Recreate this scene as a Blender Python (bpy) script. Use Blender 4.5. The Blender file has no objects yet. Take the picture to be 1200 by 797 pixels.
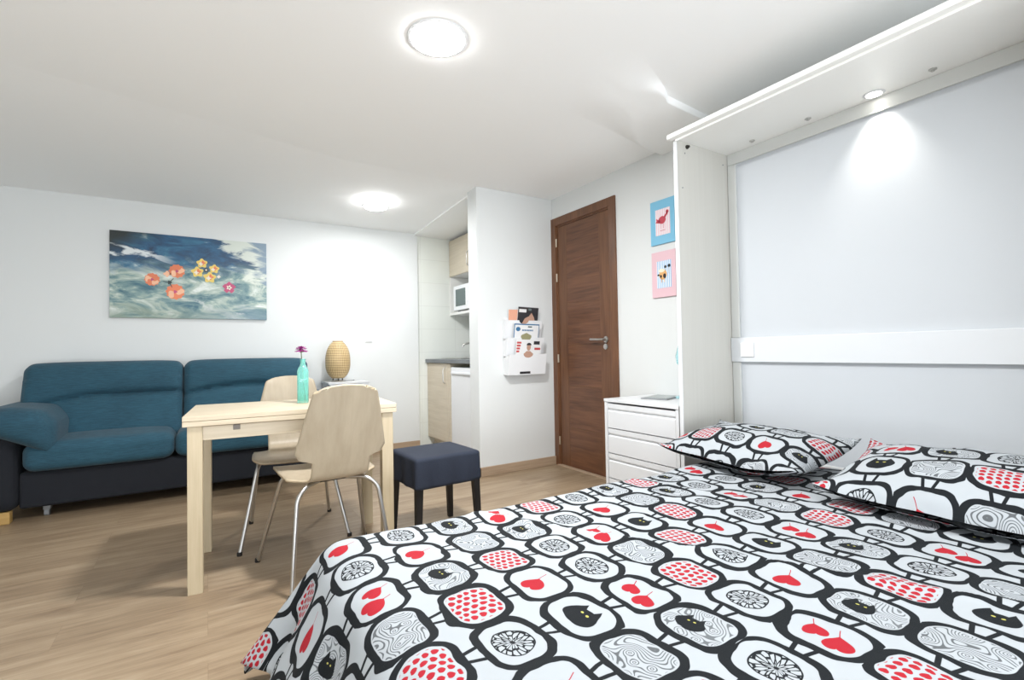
import bpy, bmesh, math, random
from math import sin, cos, pi, radians, sqrt, hypot, atan2
from mathutils import Vector, Matrix, noise

random.seed(7)
SC = bpy.context.scene
COL = SC.collection

# ------------------------------------------------------------------ node helper
class NT:
    def __init__(self, name):
        self.m = bpy.data.materials.new(name); self.m.use_nodes = True
        self.t = self.m.node_tree; self.t.nodes.clear()
        self.out = self.t.nodes.new('ShaderNodeOutputMaterial')
    def n(self, typ, **kw):
        nd = self.t.nodes.new(typ)
        for k, v in kw.items(): setattr(nd, k, v)
        return nd
    def link(self, a, b):
        self.t.links.new(a.s if isinstance(a, S) else a, b)
    def set(self, sock, v):
        if isinstance(v, S): self.t.links.new(v.s, sock)
        elif v is not None: sock.default_value = v
    def math(self, op, a, b=None, c=None, clamp=False):
        nd = self.n('ShaderNodeMath', operation=op); nd.use_clamp = clamp
        for i, v in enumerate((a, b, c)):
            if v is not None: self.set(nd.inputs[i], v)
        return S(self, nd.outputs[0])
    def uv(self, name='UVMap'):
        nd = self.n('ShaderNodeUVMap'); nd.uv_map = name
        return S(self, nd.outputs[0])
    def obj(self):
        return S(self, self.n('ShaderNodeTexCoord').outputs['Object'])
    def sep(self, v):
        nd = self.n('ShaderNodeSeparateXYZ'); self.set(nd.inputs[0], v)
        return [S(self, o) for o in nd.outputs]
    def comb(self, x, y=0.0, z=0.0):
        nd = self.n('ShaderNodeCombineXYZ')
        for i, v in enumerate((x, y, z)): self.set(nd.inputs[i], v)
        return S(self, nd.outputs[0])
    def mapping(self, v, scale=(1, 1, 1), loc=(0, 0, 0), rot=(0, 0, 0)):
        nd = self.n('ShaderNodeMapping'); self.set(nd.inputs[0], v)
        nd.inputs['Scale'].default_value = scale; nd.inputs['Location'].default_value = loc
        nd.inputs['Rotation'].default_value = rot
        return S(self, nd.outputs[0])
    def noise(self, v, scale=5, detail=3, rough=.5, dist=0.0, dim='3D'):
        nd = self.n('ShaderNodeTexNoise'); nd.noise_dimensions = dim
        self.set(nd.inputs['Vector'], v)
        nd.inputs['Scale'].default_value = scale; nd.inputs['Detail'].default_value = detail
        nd.inputs['Roughness'].default_value = rough; nd.inputs['Distortion'].default_value = dist
        return S(self, nd.outputs['Fac'])
    def voronoi(self, v, scale, feature='F1', dim='2D', rnd=1.0):
        nd = self.n('ShaderNodeTexVoronoi'); nd.voronoi_dimensions = dim; nd.feature = feature
        self.set(nd.inputs['Vector'], v); nd.inputs['Scale'].default_value = scale
        nd.inputs['Randomness'].default_value = rnd
        return S(self, nd.outputs['Distance'])
    def mix(self, f, a, b, blend='MIX'):
        nd = self.n('ShaderNodeMix', data_type='RGBA'); nd.blend_type = blend
        self.set(nd.inputs['Factor'], f)
        for sock, v in ((nd.inputs[6], a), (nd.inputs[7], b)):
            if isinstance(v, S): self.t.links.new(v.s, sock)
            else: sock.default_value = (*v, 1)
        return S(self, nd.outputs[2])
    def ramp(self, f, stops, interp='LINEAR'):
        nd = self.n('ShaderNodeValToRGB'); nd.color_ramp.interpolation = interp
        el = nd.color_ramp.elements
        while len(el) < len(stops): el.new(.5)
        for e, (p, c) in zip(el, stops): e.position = p; e.color = (*c, 1)
        self.set(nd.inputs[0], f)
        return S(self, nd.outputs[0])
    def bump(self, h, strength=.3, dist=.01):
        nd = self.n('ShaderNodeBump'); self.set(nd.inputs['Height'], h)
        nd.inputs['Strength'].default_value = strength; nd.inputs['Distance'].default_value = dist
        return S(self, nd.outputs[0])
    def bsdf(self, color=(.8, .8, .8), rough=.5, metal=0.0, normal=None, **kw):
        nd = self.n('ShaderNodeBsdfPrincipled')
        if isinstance(color, S): self.t.links.new(color.s, nd.inputs['Base Color'])
        else: nd.inputs['Base Color'].default_value = (*color, 1)
        self.set(nd.inputs['Roughness'], rough); nd.inputs['Metallic'].default_value = metal
        if normal is not None: self.t.links.new(normal.s, nd.inputs['Normal'])
        for k, v in kw.items():
            s_ = nd.inputs[k.replace('_', ' ')]
            s_.default_value = v
        self.t.links.new(nd.outputs[0], self.out.inputs[0])
        return nd
class S:
    def __init__(self, nt, s): self.nt = nt; self.s = s
    def __add__(self, o): return self.nt.math('ADD', self, o)
    __radd__ = __add__
    def __sub__(self, o): return self.nt.math('SUBTRACT', self, o)
    def __rsub__(self, o): return self.nt.math('SUBTRACT', o, self)
    def __mul__(self, o): return self.nt.math('MULTIPLY', self, o)
    __rmul__ = __mul__
    def __truediv__(self, o): return self.nt.math('DIVIDE', self, o)
    def __abs__(self): return self.nt.math('ABSOLUTE', self)
    def max(self, o): return self.nt.math('MAXIMUM', self, o)
    def min(self, o): return self.nt.math('MINIMUM', self, o)
    def sqrt(self): return self.nt.math('SQRT', self)
    def sin(self): return self.nt.math('SINE', self)
    def below(self, t, w=.0008):           # 1 where self < t, soft over w
        return self.nt.math('DIVIDE', self.nt.math('SUBTRACT', t, self), w, clamp=True)

def plain(name, color, rough=.5, metal=0.0, bump=0, bscale=60, var=0.0, **kw):
    m = NT(name); col = color; nrm = None
    co = m.obj()
    if var:
        f = m.noise(co, 3.0, 4)
        col = m.mix(f, tuple(c * (1 - var) for c in color), tuple(min(1, c * (1 + var)) for c in color))
    if bump: nrm = m.bump(m.noise(co, bscale, 4), bump, .004)
    m.bsdf(col, rough, metal, nrm, **kw)
    return m.m

def wood(name, dark, light, axis='X', rough=.45, scale=1.0, fig=.35, bump=.08):
    m = NT(name); co = m.obj()
    st = {'X': (1.2, 22, 22), 'Y': (22, 1.2, 22), 'Z': (22, 22, 1.2)}[axis]
    st2 = {'X': (.7, 6, 6), 'Y': (6, .7, 6), 'Z': (6, 6, .7)}[axis]
    a = m.noise(m.mapping(co, tuple(s * scale for s in st)), 3, 6, .6)
    b = m.noise(m.mapping(co, tuple(s * scale for s in st2)), 2, 3, .5, 1.2)
    f = a * (1 - fig) + b * fig
    c = m.ramp(f, [(.3, dark), (.7, light)])
    m.bsdf(c, rough, 0, m.bump(a, bump, .002))
    return m.m

M = {}
M['wall'] = plain('wall_paint', (.71, .73, .725), .75, bump=.05, bscale=120)
M['ceiling'] = plain('ceiling_paint', (.945, .955, .95), .85, bump=.03, bscale=90)
M['white'] = plain('white_lacquer', (.64, .65, .66), .35)
M['cabwhite'] = plain('cabinet_white', (.84, .84, .81), .4)
def ribbed():
    m = NT('cabinet_side_grain'); x, y, z = m.sep(m.obj())
    f = m.noise(m.mapping(m.obj(), (60, 60, .8)), 2, 3)
    m.bsdf(m.mix(f, (.50, .49, .45), (.56, .55, .51)), .5, 0, m.bump(f, .05, .002)); return m.m
M['cabside'] = ribbed()
M['rack'] = plain('rack_white', (.80, .81, .82), .4)
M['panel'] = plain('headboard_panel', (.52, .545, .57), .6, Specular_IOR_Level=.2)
M['navy'] = plain('navy_fabric', (.006, .008, .013), .9, bump=.3, bscale=250)
M['stoolnavy'] = plain('stool_cover_fabric', (.013, .019, .036), .85, bump=.35, bscale=160, var=.3)
M['blackwood'] = plain('black_stain', (.008, .008, .009), .4)
def sofa_mat():
    m = NT('teal_chenille'); co = m.obj()
    f = m.noise(m.mapping(co, (6, 30, 90)), 3, 5, .65); g = m.noise(co, 3.5, 3)
    c = m.ramp(f * .7 + g * .3, [(.33, (.007, .038, .064)), (.66, (.020, .092, .138))])
    m.bsdf(c, .85, 0, m.bump(f, .5, .004), Sheen_Weight=.08); return m.m
M['teal'] = sofa_mat()
M['table'] = wood('birch_table', (.48, .39, .265), (.62, .535, .40), 'X', .4, 1, .35)
M['tableleg'] = wood('birch_leg', (.44, .355, .225), (.56, .47, .325), 'Z', .45)
M['chair'] = wood('birch_plywood', (.36, .295, .205), (.48, .405, .30), 'Z', .4, .55, .6)
M['seatedge'] = plain('plywood_edge', (.45, .36, .24), .5)
M['chrome'] = plain('brushed_steel', (.55, .54, .52), .28, 1.0)
M['rubber'] = plain('black_rubber', (.01, .01, .01), .6)
M['doorv'] = wood('walnut_vertical', (.085, .035, .016), (.20, .088, .040), 'Z', .38, 1, .5)
M['doorh'] = wood('walnut_horizontal', (.065, .026, .013), (.20, .085, .040), 'Y', .38, 1, .45)
M['base'] = wood('skirting_wood', (.34, .24, .16), (.48, .36, .25), 'X', .45)
M['kitwood'] = wood('kitchen_laminate', (.56, .49, .38), (.68, .61, .49), 'Y', .5, 1, .4)
M['counter'] = plain('grey_counter', (.13, .145, .155), .22, var=.35)
M['appliance'] = plain('white_appliance', (.80, .82, .84), .3)
M['darkglass'] = plain('dark_glass', (.10, .14, .14), .15)
M['grey'] = plain('grey_plastic', (.25, .26, .27), .5)
M['dark'] = plain('dark_metal', (.04, .038, .032), .4, .6)
M['ivory'] = plain('switch_plastic', (.82, .83, .84), .35)
M['brass'] = plain('hinge_metal', (.75, .68, .55), .3, 1.0)
M['print'] = plain('print_black', (.015, .015, .018), .5)
M['yellowwood'] = wood('pine_foot', (.40, .24, .07), (.52, .34, .12), 'X')

def tiles():
    m = NT('kitchen_tiles'); x, y, z = m.sep(m.obj())
    nd = m.n('ShaderNodeTexBrick'); m.link(m.comb(x + .05, z), nd.inputs['Vector'])
    nd.inputs['Color1'].default_value = (.76, .79, .74, 1); nd.inputs['Color2'].default_value = (.78, .80, .76, 1)
    nd.inputs['Mortar'].default_value = (.66, .68, .64, 1)
    nd.inputs['Scale'].default_value = 1; nd.inputs['Mortar Size'].default_value = .002
    nd.inputs['Brick Width'].default_value = .40; nd.inputs['Row Height'].default_value = .25; nd.offset = 0
    m.bsdf(S(m, nd.outputs[0]), .2); return m.m
M['tiles'] = tiles()

def floor_mat():
    m = NT('laminate_floor'); x, y, z = m.sep(m.obj())
    nd = m.n('ShaderNodeTexBrick'); m.link(m.comb(x, y), nd.inputs['Vector'])
    nd.inputs['Color1'].default_value = (0, 0, 0, 1); nd.inputs['Color2'].default_value = (1, 1, 1, 1)
    nd.inputs['Mortar'].default_value = (.5, .5, .5, 1)
    nd.inputs['Scale'].default_value = 1; nd.inputs['Mortar Size'].default_value = .0008
    nd.inputs['Brick Width'].default_value = 1.25; nd.inputs['Row Height'].default_value = .19
    nd.offset = .37; nd.offset_frequency = 2
    p = m.sep(S(m, nd.outputs[0]))[0]
    v = m.comb(x + p * 7.0, y * 9.0 + p * 3.0, p * 20.0)
    g1 = m.noise(v, 2.2, 7, .62, .8)
    g2 = m.noise(m.comb(x * 2 + p * 5.0, y * 50.0), 2.5, 4, .6)
    blot = m.noise(m.comb(x * .9, y * 2.5, p * 9.0), 2.0, 3)
    f = g1 * .5 + g2 * .22 + p * .07 + blot * .21
    c = m.ramp(f, [(.28, (.13, .085, .050)), (.42, (.235, .165, .102)), (.54, (.325, .240, .155)), (.70, (.43, .34, .235))])
    seam = S(m, nd.outputs['Fac'])
    c2 = m.mix(seam * .45, c, (.16, .10, .055))
    m.bsdf(c2, .42, 0, m.bump(g2, .05, .001)); return m.m
M['floor'] = floor_mat()

def emis(name, col, st):
    m = NT(name); e = m.n('ShaderNodeEmission'); e.inputs[0].default_value = (*col, 1); e.inputs[1].default_value = st
    m.t.links.new(e.outputs[0], m.out.inputs[0]); return m.m
M['lamp'] = emis('lamp_glow', (1, 1, 1), 30)
M['spotglow'] = emis('spot_glow', (1, .97, .9), 8)

def lamp_weave():
    m = NT('woven_bamboo'); u, v, _ = m.sep(m.uv())
    a = ((u * 44.0 + v * 22.0) * pi).sin(); b = ((u * 44.0 - v * 22.0) * pi).sin()
    w = (a * b) * .5 + .5
    big = m.noise(m.obj(), 9, 2)
    c = m.ramp(w * .7 + big * .3, [(.22, (.20, .11, .035)), (.48, (.52, .36, .16)), (.80, (.80, .66, .42))])
    m.bsdf(c, .6, 0, m.bump(w, .5, .003), Subsurface_Weight=.0); return m.m
M['weave'] = lamp_weave()
def glass(name, col, rough=.05, alpha=1.0):
    m = NT(name)
    m.bsdf(col, rough, 0, None, Transmission_Weight=.75, IOR=1.3); return m.m
M['vase'] = glass('teal_glass', (.42, .88, .80), .08)
M['blueglass'] = glass('aqua_plastic', (.62, .93, .98), .1)
M['stem'] = plain('stem_green', (.10, .13, .05), .6)
M['petal'] = plain('purple_petals', (.30, .012, .20), .6, var=.5)

# ------------------------------------------------------------------ print fabric (seven motifs)
INK = (.006, .008, .010); RED = (.34, .012, .022); CLOTH = (.375, .40, .42)
HX, HY, RC = .0625, .0760, .046
def fabric(motif):
    m = NT('print_fabric_' + motif)
    flat = m.uv('Flat'); loc = m.uv('UVMap')
    a0, b0, _ = m.sep(loc)
    n1 = m.noise(flat, 11, 2, .5, 0, '2D') - .5
    n2 = m.noise(m.mapping(flat, loc=(3.1, 7.7, 0)), 11, 2, .5, 0, '2D') - .5
    # wobble fades to nothing at the cell border so neighbouring cells stay joined
    a = a0 + n1 * .020; b = b0 + n2 * .018
    qa = abs(a) - (HX - RC); qb = abs(b) - (HY - RC)
    qam = qa.max(0.0); qbm = qb.max(0.0)
    d = (qam * qam + qbm * qbm).sqrt() + qa.max(qb).min(0.0) - RC
    t = (n2 + n1) * .009 + .0092
    ink = (abs(d) - t).below(0.0)
    lp = m.math('GREATER_THAN', a0, 0.0)
    lu = a0 + .1075 - lp * .170
    legs = (abs(abs(b0) - (lu * .22 + .0105)) - .0050).below(0.0) * abs(a0).below(HX * .98, -.0008)
    ink = ink.max(legs * d.below(0.0, -.0008))
    col = m.mix(ink, CLOTH, INK)
    def rot(a, b, ang):
        c_, s_ = cos(ang), sin(ang)
        return a * c_ + b * s_, b * c_ - a * s_
    def heart(a, b, ca, cb, s, ang=0.0, stem=True):
        A, B = rot(a - ca, b - cb, ang)
        A = A * (-1 / s); Bq = abs(B * (1 / s))
        k = A - Bq.sqrt() * .55
        f = (Bq * Bq * .75 + k * k).below(1.0, .06)
        if stem:
            st = abs(B).below(.0013, .0006) * abs(A + 1.35).below(.6, .05)
            f = f.max(st)
        return f
    if motif == 'heart':
        col = m.mix(heart(a, b, -.006, .004, .0260, .45), col, RED)
    elif motif == 'pair':
        f = heart(a, b, .006, .026, .0205, .5).max(heart(a, b, -.008, -.026, .0235, .35))
        col = m.mix(f, col, RED)
    elif motif == 'apples':
        p = .0195
        sb = m.math('FLOOR', b / p)
        aa = a / p + m.math('MODULO', abs(sb), 2.0) * .5
        fa = m.math('FRACT', aa + 50.0) - .5; fb = m.math('FRACT', b / p + 50.0) - .5
        k = fa * -1.0 - abs(fb).sqrt() * .22
        f = (fb * fb * 1.0 + k * k * 1.1).below(.165, .03)
        f = f * d.below(-.0125, .002)
        col = m.mix(f, col, RED)
    elif motif == 'dandelion':
        r = (a * a * 1.05 + b * b * .85).sqrt()
        th = m.math('ARCTAN2', b, a)
        v = m.voronoi(m.comb(th * 3.3, r * 48.0), 1.0, 'DISTANCE_TO_EDGE', rnd=.9)
        f = v.below(.16, .05) * r.below(.040, .001)
        f = f.max(abs(r - .040).below(.0018, .0006)).max(r.below(.006, .002))
        col = m.mix(f, col, INK)
    if motif in ('swirl', 'catswirl'):
        v = m.voronoi(m.mapping(flat, (1, 1, 1), (1.3, .4, 0)), 21.0, 'SMOOTH_F1')
        w = (v * 62.0 + m.noise(flat, 30, 1, .5, 0, '2D') * 2.2).sin()
        f = w.below(-.38, .3) * d.below(-.011, .002)
        if motif == 'catswirl': f = f * .9
        col = m.mix(f * .75, col, INK)
    if motif in ('cat', 'catswirl'):
        ca, cb, k = (-.004, .0, 1.22) if motif == 'cat' else (-.008, .014, .95)
        A = (a - ca) / k; B = (b - cb) / k
        body = (A * A * (1 / .0235 ** 2) + B * B * (1 / .033 ** 2)).below(1.0, .05)
        ear = (abs(abs(B) - .016) - (.036 - A) * .55).below(0.0, .001) * A.below(.006, -.001)
        f = body.max(ear)
        eb = abs(B) - .007; ea = A - .009
        eyes = (ea * ea + eb * eb * .5).sqrt().below(.0026, .0006)
        col = m.mix(f, col, INK); col = m.mix(eyes, col, (.45, .42, .10))
    weave = m.noise(flat, 900, 2, .5, 0, '2D'); fold = m.noise(flat, 9, 3, .5, 0, '2D')
    m.bsdf(col, .8, 0, m.bump(weave * .15 + fold, .35, .008), Specular_IOR_Level=.2)
    return m.m
MOT = ['heart', 'pair', 'apples', 'dandelion', 'swirl', 'catswirl', 'cat']
FAB = [fabric(k) for k in MOT]
IX = dict(H=0, W=1, A=2, D=3, S=4, X=5, C=6)
# known cells: key (k along the bed's length, j across), k=0 at x=.325, j=0 at y=.49
PX, PY, X0, Y0 = .17, .159, .325, .49
KNOWN = {(0, 2): 'A', (0, 3): 'S', (0, 4): 'W', (0, 5): 'D', (1, 1): 'H', (1, 2): 'D', (1, 3): 'A', (1, 4): 'X', (1, 5): 'H', (1, 6): 'D',
         (2, 0): 'A', (2, 1): 'S', (2, 2): 'C', (2, 3): 'H', (2, 4): 'A', (2, 5): 'S', (2, 6): 'X', (3, 0): 'D', (3, 1): 'X', (3, 2): 'W',
         (3, 3): 'D', (3, 4): 'D', (3, 5): 'X', (3, 6): 'W', (4, 0): 'W', (4, 1): 'D', (4, 2): 'A', (4, 3): 'S', (4, 4): 'W', (4, 5): 'D',
         (4, 6): 'A', (5, 0): 'X', (5, 1): 'H', (5, 2): 'D', (5, 3): 'A', (5, 4): 'C', (5, 5): 'H', (5, 6): 'D', (6, 0): 'A', (6, 1): 'S', (6, 2): 'C',
         (6, 3): 'H', (6, 4): 'A', (6, 5): 'S', (6, 6): 'X', (7, 0): 'D', (7, 1): 'X', (7, 2): 'W', (7, 3): 'D', (7, 4): 'D', (7, 5): 'X',
         (8, 0): 'W', (8, 1): 'D', (8, 2): 'A', (8, 3): 'S', (8, 4): 'W', (8, 5): 'D', (-1, 5): 'H', (-1, 4): 'X', (-1, 3): 'D', (-1, 2): 'D', (-1, 1): 'S',
         (0, 6): 'H', (-1, 6): 'A', (-2, 5): 'H', (-2, 4): 'C', (-2, 3): 'S'}
def motif_of(k, j):
    if (k, j) in KNOWN: return IX[KNOWN[(k, j)]]
    return (k * 3 + j * 5 + (k * j) % 3 + 70) % 7

def cell_axis(lo, hi, c0, pitch, n):
    """grid values aligned with the cell borders"""
    st = pitch / n; b = c0 - pitch / 2
    i0 = math.ceil((lo - b) / st - 1e-6); i1 = math.floor((hi - b) / st + 1e-6)
    return [b + i * st for i in range(i0, i1 + 1)]
def cell_mesh(name, xs, ys, fn, koff=0, joff=0, c0x=X0, c0y=Y0, own=None):
    me = bpy.data.meshes.new(name)
    nx, ny = len(xs), len(ys)
    V = [fn(x, y) for x in xs for y in ys]
    F = [(i * ny + j, (i + 1) * ny + j, (i + 1) * ny + j + 1, i * ny + j + 1) for i in range(nx - 1) for j in range(ny - 1)]
    me.from_pydata(V, [], F)
    uv = me.uv_layers.new(name='UVMap'); fl = me.uv_layers.new(name='Flat')
    li = 0
    for i in range(nx - 1):
        for j in range(ny - 1):
            mx = (xs[i] + xs[i + 1]) / 2; my = (ys[j] + ys[j + 1]) / 2
            k = math.floor((mx - c0x) / PX + .5); l = math.floor((my - c0y) / PY + .5)
            cx = c0x + k * PX; cy = c0y + l * PY
            me.polygons[i * (ny - 1) + j].material_index = IX[own[(k, l)]] if own and (k, l) in own else motif_of(k + koff, l + joff)
            for (x, y) in ((xs[i], ys[j]), (xs[i + 1], ys[j]), (xs[i + 1], ys[j + 1]), (xs[i], ys[j + 1])):
                uv.data[li].uv = (x - cx, y - cy); fl.data[li].uv = (x + koff, y + joff); li += 1
    for f in FAB: me.materials.append(f)
    for p in me.polygons: p.use_smooth = True
    return me

# ------------------------------------------------------------------ mesh helpers
def add_bm(dst, src, mi=0, mtx=None):
    if mtx is not None: src.transform(mtx)
    for f in src.faces: f.material_index = mi
    tmp = bpy.data.meshes.new('tmp'); src.to_mesh(tmp); dst.from_mesh(tmp)
    bpy.data.meshes.remove(tmp); src.free()
def box(bm, x0, x1, y0, y1, z0, z1, bev=.002, seg=2, mi=0, mtx=None):
    b = bmesh.new(); bmesh.ops.create_cube(b, size=1)
    bmesh.ops.scale(b, vec=(x1 - x0, y1 - y0, z1 - z0), verts=b.verts)
    bmesh.ops.translate(b, vec=((x0 + x1) / 2, (y0 + y1) / 2, (z0 + z1) / 2), verts=b.verts)
    if bev > 0:
        bev = min(bev, .45 * min(x1 - x0, y1 - y0, z1 - z0))
        bmesh.ops.bevel(b, geom=b.edges[:], offset=bev, segments=seg, profile=.5, affect='EDGES')
    add_bm(bm, b, mi, mtx)
def prism(bm, pts, z0, z1, mi=0, mtx=None, bev=0):
    """polygon pts (x,y) extruded in z"""
    b = bmesh.new(); vs = [b.verts.new((x, y, z0)) for x, y in pts]; f = b.faces.new(vs)
    r = bmesh.ops.extrude_face_region(b, geom=[f])
    bmesh.ops.translate(b, vec=(0, 0, z1 - z0), verts=[v for v in r['geom'] if isinstance(v, bmesh.types.BMVert)])
    bmesh.ops.recalc_face_normals(b, faces=b.faces[:])
    if bev: bmesh.ops.bevel(b, geom=b.edges[:], offset=bev, segments=2, profile=.5, affect='EDGES')
    add_bm(bm, b, mi, mtx)
def tube(bm, pts, r, n=12, mi=0, caps=True):
    pts = [Vector(p) for p in pts]; rs = r if isinstance(r, (list, tuple)) else [r] * len(pts)
    b = bmesh.new(); prev = None; rings = []
    for i, p in enumerate(pts):
        t = (pts[min(i + 1, len(pts) - 1)] - pts[max(i - 1, 0)]).normalized()
        if prev is None:
            u = t.cross(Vector((0, 0, 1)) if abs(t.z) < .9 else Vector((1, 0, 0))).normalized()
        else: u = (prev - t * prev.dot(t)).normalized()
        prev = u; w = t.cross(u)
        rings.append([b.verts.new(p + (u * cos(2 * pi * k / n) + w * sin(2 * pi * k / n)) * rs[i]) for k in range(n)])
    for A, B in zip(rings, rings[1:]):
        for k in range(n): b.faces.new((A[k], A[(k + 1) % n], B[(k + 1) % n], B[k]))
    if caps: b.faces.new(rings[0][::-1]); b.faces.new(rings[-1])
    bmesh.ops.recalc_face_normals(b, faces=b.faces[:])
    add_bm(bm, b, mi)
def lathe(bm, prof, cx=0, cy=0, n=32, mi=0, mtx=None, uv=False, caps=True):
    b = bmesh.new(); rings = []
    for r, z in prof:
        rings.append([b.verts.new((cx + r * cos(2 * pi * k / n), cy + r * sin(2 * pi * k / n), z)) for k in range(n)])
    for i, (A, B) in enumerate(zip(rings, rings[1:])):
        for k in range(n): b.faces.new((A[k], A[(k + 1) % n], B[(k + 1) % n], B[k]))
    if caps and prof[0][0] > 1e-4: b.faces.new(rings[0][::-1])
    if caps and prof[-1][0] > 1e-4: b.faces.new(rings[-1])
    bmesh.ops.remove_doubles(b, verts=b.verts[:], dist=1e-6)
    if uv:
        l = b.loops.layers.uv.new('UVMap'); z0 = prof[0][1]; z1 = prof[-1][1]
        for f in b.faces:
            us = [(atan2(lp.vert.co.y - cy, lp.vert.co.x - cx) / (2 * pi)) % 1 for lp in f.loops]
            if max(us) - min(us) > .5: us = [q + 1 if q < .5 else q for q in us]
            for lp, q in zip(f.loops, us): lp[l].uv = (q, (lp.vert.co.z - z0) / (z1 - z0))
    bmesh.ops.recalc_face_normals(b, faces=b.faces[:])
    add_bm(bm, b, mi, mtx)
def bez(p0, p1, p2, p3, n=8):
    out = []
    for i in range(n + 1):
        t = i / n; a = (1 - t) ** 3; b = 3 * t * (1 - t) ** 2; c = 3 * t * t * (1 - t); d = t ** 3
        out.append(tuple(a * p0[k] + b * p1[k] + c * p2[k] + d * p3[k] for k in range(3)))
    return out
def fillet(pts, r, n=6):
    """polyline with rounded corners"""
    pts = [Vector(p) for p in pts]; out = [pts[0]]
    for a, b, c in zip(pts, pts[1:], pts[2:]):
        u = (a - b); v = (c - b); k = min(r, u.length * .48, v.length * .48)
        p, q = b + u.normalized() * k, b + v.normalized() * k
        for i in range(n + 1):
            t = i / n; out.append(p * (1 - t) ** 2 + b * 2 * t * (1 - t) + q * t * t)
    out.append(pts[-1]); return out
def cushion(bm, c, h, r, n=16, f=None, mi=0):
    """rounded block centre c, half sizes h, rounding r; f(p,q) adjusts the point q (p in -1..1)"""
    b = bmesh.new(); h = Vector(h)
    rr = Vector([min(r, h[i]) for i in range(3)])
    cache = {}
    def vert(p):
        key = tuple(round(x, 5) for x in p)
        if key in cache: return cache[key]
        q = Vector((p[0] * h[0], p[1] * h[1], p[2] * h[2]))
        inner = Vector([max(-(h[i] - rr[i]), min(h[i] - rr[i], q[i])) for i in range(3)])
        d = Vector([(q[i] - inner[i]) / rr[i] for i in range(3)])
        if d.length > 1e-9:
            m_ = max(abs(x) for x in d); d = d.normalized() * m_
            q = Vector([inner[i] + d[i] * rr[i] for i in range(3)])
        if f: q = Vector(f(p, q))
        cache[key] = b.verts.new(q + Vector(c)); return cache[key]
    # denser near the edges
    g = [sin((-1 + 2 * i / n) * pi / 2) * .35 + (-1 + 2 * i / n) * .65 for i in range(n + 1)]
    for ax in range(3):
        for s in (-1, 1):
            for i in range(n):
                for j in range(n):
                    quad = []
                    for (u, v) in ((g[i], g[j]), (g[i + 1], g[j]), (g[i + 1], g[j + 1]), (g[i], g[j + 1])):
                        p = [0, 0, 0]; p[ax] = s; p[(ax + 1) % 3] = u; p[(ax + 2) % 3] = v
                        quad.append(vert(p))
                    if s < 0: quad.reverse()
                    b.faces.new(quad)
    bmesh.ops.recalc_face_normals(b, faces=b.faces[:])
    add_bm(bm, b, mi)

def link(name, me, parent=None, smooth=None):
    o = bpy.data.objects.new(name, me); COL.objects.link(o)
    if parent is not None: o.parent = parent
    return o
def obj(name, bm, mats, parent=None, smooth=False, loc=None, angle=35):
    me = bpy.data.meshes.new(name); bm.to_mesh(me); bm.free()
    for m_ in (mats if isinstance(mats, (list, tuple)) else [mats]): me.materials.append(m_)
    if smooth:
        for p in me.polygons: p.use_smooth = True
        try: me.set_sharp_from_angle(angle=radians(angle))
        except Exception: pass
    o = link(name, me, parent)
    if loc: o.location = loc
    return o
def tag(o, label, cat, group=None):
    o['label'] = label; o['category'] = cat
    if group: o['group'] = group
    return o
def thing(name, label, cat, loc=(0, 0, 0), rz=0, group=None):
    o = bpy.data.objects.new(name, None); COL.objects.link(o)
    o.location = loc; o.rotation_euler = (0, 0, rz); o.empty_display_size = .1
    return tag(o, label, cat, group)
def struct(name, bm, mats, label=None, smooth=False, parent=None):
    o = obj(name, bm, mats, parent, smooth)
    if parent is None: o['kind'] = 'structure'
    if label: o['label'] = label
    return o
def copy_tree(root, loc, rz, label):
    r = root.copy(); COL.objects.link(r); r.location = loc; r.rotation_euler = (0, 0, rz); r['label'] = label
    for ch in list(root.children):
        c = ch.copy(); COL.objects.link(c); c.parent = r
        for g in ch.children:
            d = g.copy(); COL.objects.link(d); d.parent = c
    return r
B = bmesh.new

# ================================================================== THE ROOM
XR = 2.604; YB = 4.92; XL = -1.95; YF = -1.9; ZC = 2.335; ZL = 2.26; YM = 3.46
bm = B(); box(bm, XL - .1, XR + .1, YF - .1, YB + .15, -.08, 0, 0); struct('floor', bm, M['floor'], 'light oak laminate floor with boards running across the room')
bm = B()
box(bm, XL - .1, XR + .1, YF - .1, YB + .15, ZC, ZC + .1, 0)
# lowered ceiling over the sofa side, its edge slightly askew
def slope(y0): return y0
def smooth(a, b_, x):
    q = max(0, min(1, (x - a) / (b_ - a))); return q * q * (3 - 2 * q)
def heightfield(bm, xs, ylo, yhi, n, zf):
    rows = [[bm.verts.new((x, ylo(x) + (yhi(x) - ylo(x)) * (j / n), zf(x, ylo(x) + (yhi(x) - ylo(x)) * (j / n)))) for j in range(n + 1)] for x in xs]
    for A_, B_ in zip(rows, rows[1:]):
        for j in range(n): bm.faces.new((A_[j], B_[j], B_[j + 1], A_[j + 1])).smooth = True
def piece(pts, x):
    if x <= pts[0][0]: return pts[0][1]
    for (a, ya_), (b_, yb_) in zip(pts, pts[1:]):
        if x <= b_: return ya_ + (yb_ - ya_) * (x - a) / (b_ - a)
    return pts[-1][1]
foldy = lambda x: piece([(XL - .1, 2.72), (-.777, 3.01), (-.21, 3.157), (.70, 3.40), (1.846, YM + .004), (3, YM + .01)], x)
heightfield(bm, [XL - .02 + (XR - XL + .04) * i / 40 for i in range(41)], foldy, lambda x: YB + .05, 12,
            lambda x, y: ZC + .0004 - (ZC - ZL + .0004) * ((y - foldy(x)) / (YB - foldy(x))))
cl = struct('ceiling', bm, M['ceiling'], 'white plaster ceiling with a lowered part over the sofa')
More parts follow.
